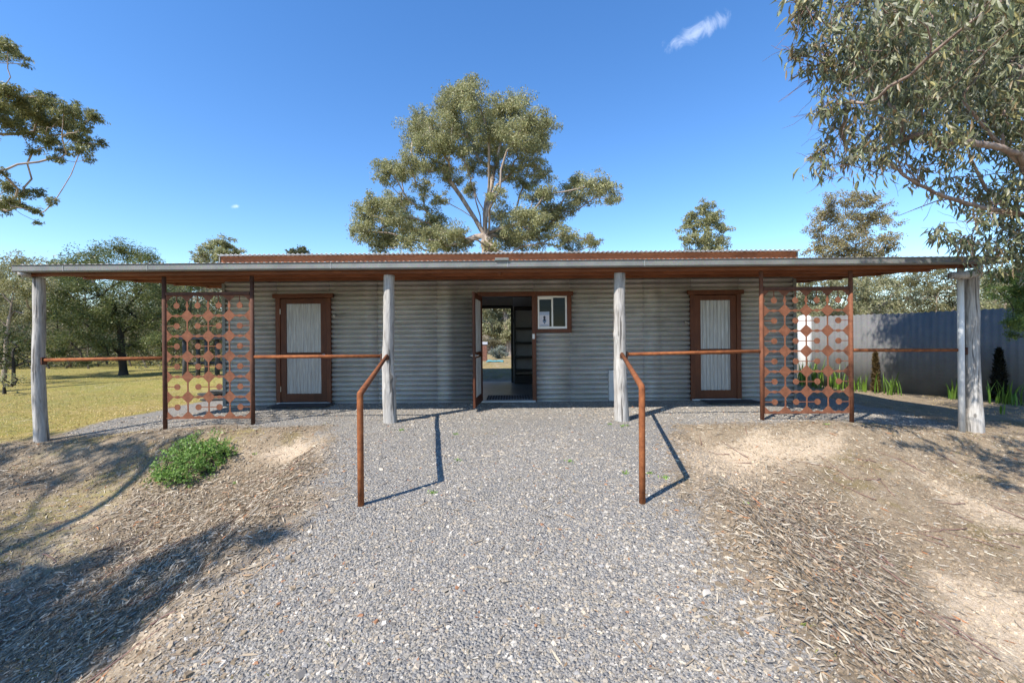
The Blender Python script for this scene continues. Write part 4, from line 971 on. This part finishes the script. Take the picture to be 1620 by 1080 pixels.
def strap(name, label, pos, n, h, spread, seed, cols):
    rng = np.random.RandomState(seed); mb = MB(); 
    for k in range(n):
        a = rng.uniform(0, 6.283); b_ = rng.normal(0, spread * .35, 2); H = h * rng.uniform(.6, 1.15); w = rng.uniform(.012, .02); lean = rng.uniform(.08, .45)
        t = np.linspace(0, 1, 6); dx = np.array((math.cos(a), math.sin(a))) * lean * H
        c = np.column_stack([b_[0] + dx[0] * t ** 2, b_[1] + dx[1] * t ** 2, H * (t - .25 * lean * t ** 3)])
        s_ = np.array((-math.sin(a), math.cos(a), 0)); ww = (w * np.array((.7, 1, 1, .85, .55, .05)))[:, None]
        V = np.concatenate([c - s_ * ww, c + s_ * ww]); i_ = np.arange(5)
        col = np.array(cols[rng.randint(len(cols))]) * rng.uniform(.8, 1.25)
        mb.add(V, np.stack([i_, i_ + 1, i_ + 7, i_ + 6], -1), (*col, 1))
    o = mb.build(name, M['leaf'], None, smooth=True); o.location = (pos[0], pos[1], gz_(pos[0], pos[1]))
    tag(o, label, 'plant', 'strap-leaved plants along the fence'); return o
GRN = [(.16, .27, .035), (.12, .22, .03), (.22, .33, .06), (.10, .17, .03)]
def fpt(px_, off=.3):
    # point in front of the fence along the sight line
    u = (px_ - 810) / FPX; best = None
    for t in np.linspace(-3, 9, 1200):
        q = fstart + dirv * t - nrm * off * (-1 if np.dot(nrm, (-.85, -.52)) > 0 else 1)
        if best is None or abs(q[0] - u * q[1]) < best[0]: best = (abs(q[0] - u * q[1]), q)
    return best[1]
SP = [(1262, .9, 24, 'tall strap-leaved clump beside the shed corner, behind the right screen', .5), (1290, .85, 24, 'strap-leaved clump by the white post, behind the middle of the right screen', .4), (1322, .75, 20, 'strap-leaved clump behind the right post of the right screen', .35), (1357, .55, 16, 'strap-leaved clump just right of the right screen', .3),
      (1403, .60, 18, 'strap-leaved clump beside the thin brown conifer', .3), (1415, .45, 10, 'short strap-leaved clump right of the thin brown conifer', .25), (1508, .45, 14, 'shaded strap-leaved clump just left of the white downpipe', .3), (1582, .5, 16, 'strap-leaved clump in front of the black conifer', .3), (1606, .42, 18, 'broad low strap-leaved clump at the right edge of the picture', .4)]
for n_, (x, h, k, lab, sp_) in enumerate(SP): q = fpt(x, .45); strap('strap_plant', lab, q, k, h, sp_, 300 + n_, GRN)
g0 = G(1583, 655); strap('strap_plant', 'tiny lone tuft on bare ground right of the thick log post', g0, 5, .22, .08, 320, GRN)
def conifer(label, px_, h, r, seed, cols, off):
    q = fpt(px_, off); rng = np.random.RandomState(seed); z0 = gz_(*q); root = empty('conifer', (q[0], q[1], z0)); tag(root, label, 'conifer')
    n = 2600; t = rng.uniform(0, 1, n) ** .8; a = rng.uniform(0, 6.283, n); rr = r * np.maximum(1 - t, .02) ** .55 * np.sqrt(rng.uniform(.3, 1, n))
    mb = MB(); leaf_cloud(mb, np.column_stack([rr * np.cos(a), rr * np.sin(a), .02 + t * h * .95]), rng, .08, .022, -1.6, cols); mb.build('crown', M['leaf'], root)
    MB().tube([(0, 0, -.05), (0, 0, h * .8)], [.03, .008], 8).build('trunk', M['bark_dark'], root)
conifer('thin brown dried conifer against the sunlit fence', 1385, 1.05, .085, 401, [(.13, .085, .03), (.10, .07, .025), (.16, .11, .05)], .25)
conifer('black-green column conifer against the fence right of the thick log post', 1580, 1.2, .15, 402, [(.010, .012, .006), (.015, .016, .008), (.02, .018, .01)], .25)
# wattle with yellow blossom at the right edge
R6 = np.random.RandomState(8)
ww = pxc([(1590,440,22),(1615,430,24),(1600,465,22),(1620,480,26),(1580,462,12),(1612,510,18),(1635,450,40),(1640,510,34),(1600,530,10)], 8.0, .4, R6)
wt_ = tree('wattle_tree', 'feathery bright green wattle with yellow blossom at the right edge', 'tree', [(10.2, 8.2, gz_(10.2, 8.2)), (10.1, 8.1, 1.2), (9.8, 8.0, 1.9)], ww, 95, 24000, .055, .013, [(.15, .22, .05), (.12, .18, .04), (.20, .27, .065)], 'bark_dark', .3, .2, .005, 16, subr=.35, spread=1.15)
rng = np.random.RandomState(96); pos, tone, _ = puffs([(c[0], c[1], c[2], c[3] * .9) for c in ww[:7]], rng, 900, 5, .75, .8, .3)
mb = MB(); base = np.array((10.2, 8.2, gz_(10.2, 8.2))); leaf_cloud(mb, pos - base, rng, .022, .02, 0, [(.55, .45, .05), (.45, .38, .06)]); mb.build('blossom', M['leaf'], wt_)

# ------------------------------------------------------------------ left: timber shelter seen through the screen, boards, shrub
q0, q1 = on_ground(299, 16), on_ground(358, 16)
sh_ = empty('timber_shelter', tuple((q0 + q1) / 2)); tag(sh_, 'low grey timber shelter on posts seen through the left screen', 'shelter')
mid = (q0 + q1) / 2; H = P(320, 537, 16)[2] - mid[2]
MB().box(q0[0] - mid[0], q1[0] - mid[0] + .6, -.5, .5, H, H + .17).build('roof', M['old_wood'], sh_, bevel=.01)
for px_, r in ((302, .09), (322, .07), (336, .08), (352, .08)):
    x = P(px_, 560, 16)[0] - mid[0]
    MB().tube([(x, -.3, -.1), (x + .02, -.3, H * .5), (x, -.3, H)], [r, r * .9, r * .85], 12).build('shelter_post', M['old_wood'], sh_, smooth=True)
MB().box(q0[0] - mid[0] + .1, q1[0] - mid[0] + .5, -.2, .3, .42, .5).build('bench', M['old_wood'], sh_, bevel=.01)
bp = G(337, 634)
for n_ in range(6):
    rng = np.random.RandomState(500 + n_); o = MB().box(-.35, .35, -.06, .06, 0, .035).build('old_board', M['old_wood'], None, bevel=.004)
    o.location = (bp[0] + rng.uniform(-.18, .18), bp[1] + .3 + rng.uniform(-.3, .3), gz_(bp[0], bp[1] + .3) + .012 + n_ * .037); o.rotation_euler = (0, 0, rng.uniform(-.5, .5))
    tag(o, 'weathered board in the loose stack on gravel at the shed\'s left corner', 'board', 'stacked old boards')
bs = [(262,742,22),(290,728,26),(320,712,24),(345,708,20),(300,708,20),(275,752,20),(310,740,24),(335,728,20),(355,718,13),(255,756,14),(290,756,18),(330,745,12),(285,715,14)]
gb = G(300, 762)
cl = [];
for (x, y, r) in bs:
    g0 = G(x, y + r * .75); p = P(x, y, g0[1] + .05); cl.append((p[0], p[1], max(p[2], gz_(p[0], p[1]) + .05), r / FPX * g0[1]))
root = tree('green_bush', 'bright green leafy bush growing on the bank below the left screen', 'shrub', [gb + np.array((0, .35, -.02)), gb + np.array((0.0, .4, .08)), gb + np.array((.05, .45, .14))], cl, 97, 22000, .034, .017, [(.17, .29, .06), (.22, .36, .085), (.12, .21, .04), (.28, .40, .12)], 'bark_dark', -1.0, .06, .005, 18, subr=.30, spread=1.15, flat=1.1)

# ------------------------------------------------------------------ loose stones, leaf litter, grass
def field_pts(n, x0, x1, y0, y1, dens, rng):
    x = rng.uniform(x0, x1, n); y = y0 + (y1 - y0) * rng.uniform(0, 1, n); w = dens(x, y); k = rng.uniform(0, 1, n) < w
    return x[k], y[k]
rng = np.random.RandomState(77)
def vis(x, y): return np.abs(x) < 1.2 * y + .6
def dgr(x, y):
    g = masks(x, y)[0]; return (g ** 1.3 * .95 + .05) * np.clip(.62 + 1.1 * wav(x, y, 1.3, 1, 9), .18, 1) * np.clip((2.6 / np.maximum(y, 1.5)) ** 1.1, .12, 1) * vis(x, y)
X1, Y1 = field_pts(900000, -7.5, 7.5, 1.5, 8.5, dgr, rng)
n = len(X1)
sz = np.exp(rng.normal(math.log(.0046), .52, n)).clip(.002, .0155) * (1 + .03 * (Y1 - 2))
sz = np.where(rng.uniform(0, 1, n) < .004, sz * 2.0, sz)
cube = np.array([(-1, -1, -1), (1, -1, -1), (1, 1, -1), (-1, 1, -1), (-.75, -.75, 1), (.75, -.75, 1), (.75, .75, 1), (-.75, .75, 1)], float)
A = cube[None] * rng.uniform(.45, 1.35, (n, 8, 3)); A = A * (np.column_stack([np.ones(n), rng.uniform(.5, .95, n), rng.uniform(.22, .48, n)])[:, None, :]) * sz[:, None, None]
ang = rng.uniform(0, 6.283, n); tx = rng.normal(0, .3, n); c_, s_ = np.cos(ang)[:, None], np.sin(ang)[:, None]
B = A.copy(); ct, st_ = np.cos(tx)[:, None], np.sin(tx)[:, None]
B[:, :, 1] = A[:, :, 1] * ct - A[:, :, 2] * st_; B[:, :, 2] = A[:, :, 1] * st_ + A[:, :, 2] * ct
C_ = B.copy(); C_[:, :, 0] = B[:, :, 0] * c_ - B[:, :, 1] * s_; C_[:, :, 1] = B[:, :, 0] * s_ + B[:, :, 1] * c_
C_ += np.column_stack([X1, Y1, ground(X1, Y1) + sz * .12])[:, None, :]
pal = np.array([(.20, .20, .20), (.25, .245, .24), (.15, .15, .152), (.31, .30, .28), (.33, .31, .275), (.35, .315, .26), (.41, .40, .375), (.30, .275, .24), (.22, .225, .235), (.27, .27, .265)])
cc = pal[rng.randint(0, len(pal), n)] * np.array((1.20, 1.11, .99)) * rng.uniform(.62, 1.16, (n, 1)); rd = rng.uniform(0, 1, n) < .012; cc[rd] = (.30, .15, .08)
cube_f = np.array([(0, 3, 2, 1), (4, 5, 6, 7), (0, 1, 5, 4), (1, 2, 6, 5), (2, 3, 7, 6), (3, 0, 4, 7)])
F = (np.arange(n)[:, None, None] * 8 + cube_f[None]).reshape(-1, 4)
mb = MB(); mb.add(C_.reshape(-1, 3), F, np.repeat(np.concatenate([cc, np.ones((n, 1))], 1), 8, 0))
o = mb.build('gravel', M['stone']); tag(o, 'loose grey crushed stone covering the ramp and verandah floor', 'gravel', kind='stuff')

# crumbs of dry soil on the banks
def dcr(x, y): g = masks(x, y)[0]; return (1 - g) * np.clip((2.6 / np.maximum(y, 1.5)) ** 1.0, .15, 1) * vis(x, y) * (y < 6.9) * np.clip(.5 + 1.2 * wav(x, y, 2.4, 4, 9), .1, 1)
Xc, Yc = field_pts(330000, -8, 8, 1.5, 6.9, dcr, rng); n = len(Xc); szc = np.exp(rng.normal(math.log(.0050), .55, n)).clip(.0018, .02)
A = cube[None] * rng.uniform(.5, 1.35, (n, 8, 3)) * (np.array((1, .85, .6))[None, None]) * szc[:, None, None]; ang = rng.uniform(0, 6.283, n); c_, s_ = np.cos(ang)[:, None], np.sin(ang)[:, None]
C2 = A.copy(); C2[:, :, 0] = A[:, :, 0] * c_ - A[:, :, 1] * s_; C2[:, :, 1] = A[:, :, 0] * s_ + A[:, :, 1] * c_; C2 += np.column_stack([Xc, Yc, ground(Xc, Yc) + szc * .2])[:, None, :]
sdm = masks(Xc, Yc)[2][:, None]; cc2 = (np.array((.27, .205, .135)) * (1 - sdm) + np.array((.50, .40, .28)) * sdm) * rng.uniform(.6, 1.2, (n, 1))
mb = MB(); mb.add(C2.reshape(-1, 3), (np.arange(n)[:, None, None] * 8 + cube_f[None]).reshape(-1, 4), np.repeat(np.concatenate([cc2, np.ones((n, 1))], 1), 8, 0))
o = mb.build('soil_crumbs', M['stone']); tag(o, 'crumbs and clods of dry soil on the banks beside the ramp', 'soil crumbs', kind='stuff')

# leaf and bark litter: curled strips lying on the slope
def dlit(x, y):
    g, gr, sd, l = masks(x, y); base = np.clip(l * .27 + .13 * (1 - g) * (1 - .75 * sd) * (y < 6.7) * (1 + .8 * wav(x, y, 2.0, 5, 9)) + .012 * g, 0, 1); return base * vis(x, y) * np.clip((3.2 / np.maximum(y, 1.5)) ** .5, .3, 1)
X2, Y2 = field_pts(700000, -9, 9, 1.5, 7.4, dlit, rng)
n = len(X2); lm_ = masks(X2, Y2)[3]
Lw = np.where(rng.uniform(0, 1, n) < .07, rng.uniform(.07, .13, n), np.exp(rng.normal(math.log(.031), .48, n)).clip(.010, .08)); Wd = Lw * rng.uniform(.12, .32, n); Wd = np.clip(Wd, .0025, .0105)
e = .05; gxs = (ground(X2 + e, Y2) - ground(X2 - e, Y2)) / (2 * e); gys = (ground(X2, Y2 + e) - ground(X2, Y2 - e)) / (2 * e)
side = np.where(X2 < 0, math.radians(38), math.radians(142))
ang = np.where(rng.uniform(0, 1, n) < .6, rng.uniform(0, 6.283, n), side + rng.normal(0, .8, n)); tl = rng.normal(0, .22, n) * np.clip(lm_, .25, 1)
d = np.column_stack([np.cos(ang), np.sin(ang), gxs * np.cos(ang) + gys * np.sin(ang) + tl]); d /= np.linalg.norm(d, axis=1, keepdims=True)
up = np.column_stack([-gxs, -gys, np.ones(n)]); up += rng.normal(0, .35, (n, 3)); sd_ = np.cross(d, up); sd_ /= np.linalg.norm(sd_, axis=1, keepdims=True); up = np.cross(sd_, d)
p0 = np.column_stack([X2, Y2, ground(X2, Y2) + .004 + np.abs(rng.normal(0, .012, n)) * lm_ + np.abs(tl) * Lw * .45])
cu = rng.uniform(-.25, .35, n); cs = rng.normal(0, .18, n)
rows = []
for t, wf in ((-.5, .15), (-.2, .9), (.15, 1), (.5, .1)):
    c = p0 + d * (t * Lw)[:, None] + up * (cu * Lw * (t * t))[:, None] + sd_ * (cs * Lw * (t * t) * 2)[:, None]
    rows += [c - sd_ * (Wd * wf / 2)[:, None], c + sd_ * (Wd * wf / 2)[:, None] + up * (Wd * .25 * wf)[:, None]]
V = np.stack(rows, 1)
F = (np.arange(n)[:, None, None] * 8 + np.array([(0, 1, 3, 2), (2, 3, 5, 4), (4, 5, 7, 6)])[None]).reshape(-1, 4)
pal = np.array([(.37, .30, .215), (.28, .22, .15), (.42, .35, .255), (.19, .14, .095), (.33, .28, .22), (.47, .40, .295), (.23, .18, .125), (.33, .215, .12), (.40, .35, .27)])
cc = pal[rng.randint(0, len(pal), n)] * rng.uniform(.75, 1.25, (n, 1)); rd = rng.uniform(0, 1, n) < .02; cc[rd] = (.36, .15, .06)
mb = MB(); mb.add(V.reshape(-1, 3), F, np.repeat(np.concatenate([cc, np.ones((n, 1))], 1), 8, 0)); o = mb.build('leaf_litter', M['litter']); tag(o, 'dry fallen gum leaves and bark strips on both banks', 'leaf litter', kind='stuff')
# fallen sticks
mb = MB()
for _ in range(160):
    x = rng.uniform(-5, 6); y = rng.uniform(2, 6.3); g = masks(np.array([x]), np.array([y]))[0][0]
    if g > .25 or abs(x) > 1.2 * y: continue
    L_ = rng.uniform(.12, .5); a = (math.radians(40) if x < 0 else math.radians(140)) + rng.normal(0, .6); t = np.linspace(-.5, .5, 7)
    xx = x + t * L_ * math.cos(a) + rng.normal(0, .012, 7) * L_; yy = y + t * L_ * math.sin(a) + rng.normal(0, .03, 7) * L_
    mb.tube(np.column_stack([xx, yy, ground(xx, yy) + .012]), np.linspace(.004, .0016, 7) * rng.uniform(.8, 1.6), 5)
o = mb.build('fallen_twigs', M['twig'], None, smooth=True); tag(o, 'thin dead twigs scattered over the banks', 'twigs', kind='stuff')
# short field grass and small weeds
def dgs(x, y): return masks(x, y)[1] * np.clip((6 / np.maximum(y, 3)) ** 1.3, .05, 1) * vis(x, y)
X3, Y3 = field_pts(230000, -26, -2.4, 2.5, 22, dgs, rng); X4, Y4 = field_pts(40000, 7.2, 14, 6.5, 14, dgs, rng)
X3 = np.concatenate([X3, X4]); Y3 = np.concatenate([Y3, Y4]); n = len(X3)
pos = np.column_stack([X3, Y3, ground(X3, Y3) - .003])
patch = wav(X3, Y3, .5, 4, 8)[:, None]
mb = MB(); leaf_cloud(mb, pos, rng, .040, .008, -1.1, [(.45, .34, .16), (.40, .295, .115), (.30, .25, .08), (.50, .39, .23), (.43, .305, .12)], 4, np.clip(1 + .35 * patch, .7, 1.3)); o = mb.build('grass', M['litter']); tag(o, 'short yellowing grass of the open field on the left', 'grass', kind='stuff')
def dwd(x, y): g, gr, s_, l = masks(x, y); return .5 * (wav(x, y, 1.6, 2, 9) > .22) * (1 - s_) * (y < 6.9) * (1 - .85 * g) * vis(x, y)
X5, Y5 = field_pts(26000, -8, 8, 2, 7, dwd, rng); n = len(X5)
mb = MB(); leaf_cloud(mb, np.column_stack([X5, Y5, ground(X5, Y5) - .002]), rng, .03, .007, -1.0, [(.20, .20, .05), (.16, .14, .05), (.12, .17, .03), (.25, .20, .09)]); 
X6 = rng.uniform(-4, 6, 16); Y6 = rng.uniform(3.0, 6.5, 16); ss = [np.column_stack([x + rng.normal(0, .018, 26), y + rng.normal(0, .018, 26), np.full(26, gz_(x, y))]) for x, y in zip(X6, Y6)]
leaf_cloud(mb, np.concatenate(ss), rng, .028, .010, -.7, [(.14, .24, .04), (.18, .29, .06)])
o = mb.build('small_weeds', M['litter']); tag(o, 'tiny green weeds and moss tufts scattered on the banks and gravel', 'weeds', kind='stuff')

# scrub belt around the clearing, one tangled mass
rng = np.random.RandomState(222); cl = []
for _ in range(900):
    D = rng.uniform(23, 38); x = rng.choice([-1, 1], p=[.6, .4]) * rng.uniform(.34, 1.3) * D
    if x > 0 and D < 25: continue
    top = (5.2 if x < 0 else 5.0) if abs(x) > .62 * D else 3.4
    cl.append((x, D, gz_(x, D) + top * rng.uniform(0, 1) ** 1.25 + .2, rng.uniform(.55, 1.15)))
for _ in range(160): D = rng.uniform(25.5, 31); x = rng.uniform(-5, 5); cl.append((x, D, gz_(x, D) + rng.uniform(.2, 4.0), rng.uniform(.5, .9)))
pos, tone, tuf = puffs(cl, rng, 330, 10, spread=1.3)
base_n = rng.randint(0, 3, len(pos))
mb = MB(); leaf_cloud(mb, pos, rng, .19, .06, .4, [(.18, .18, .09), (.135, .145, .068), (.23, .21, .115), (.115, .13, .055), (.25, .22, .14), (.17, .14, .09)], 4, tone)
for c in cl[::5]:
    zb_ = gz_(c[0], c[1]); mb.tube([(c[0] + rng.normal(0, .3), c[1], zb_), (c[0] + rng.normal(0, .2), c[1], (zb_ + c[2]) / 2), (c[0], c[1], c[2])], [.05, .04, .015], 5, False); mb.c.append(np.tile((.20, .16, .12, 1), (15, 1)))
o = mb.build('scrub', M['leaf']); tag(o, 'tangled olive scrub ringing the clearing behind the shed', 'scrub', kind='stuff')

# distant bush that closes the clearing
rng = np.random.RandomState(123)
cl = []
for _ in range(1300):
    a = rng.uniform(-1.35, 1.35); D = rng.uniform(48, 85); x = D * math.tan(a) if abs(a) < 1.2 else np.sign(a) * rng.uniform(60, 140)
    z0 = gz_(x, D); h = rng.uniform(.3, 1) ** 1.3 * D * .088 * rng.uniform(.15, 1.1); cl.append((x, D, z0 + h, rng.uniform(1.2, 2.4)))
pos, tone, _t2 = puffs(cl, rng, 170, 9)
mb = MB(); leaf_cloud(mb, pos, rng, .36, .14, .5, GUM + OLIVE, 4, tone); o = mb.build('distant_bush', M['leaf']); tag(o, 'distant olive bushland closing off the clearing behind everything', 'bushland', kind='stuff')
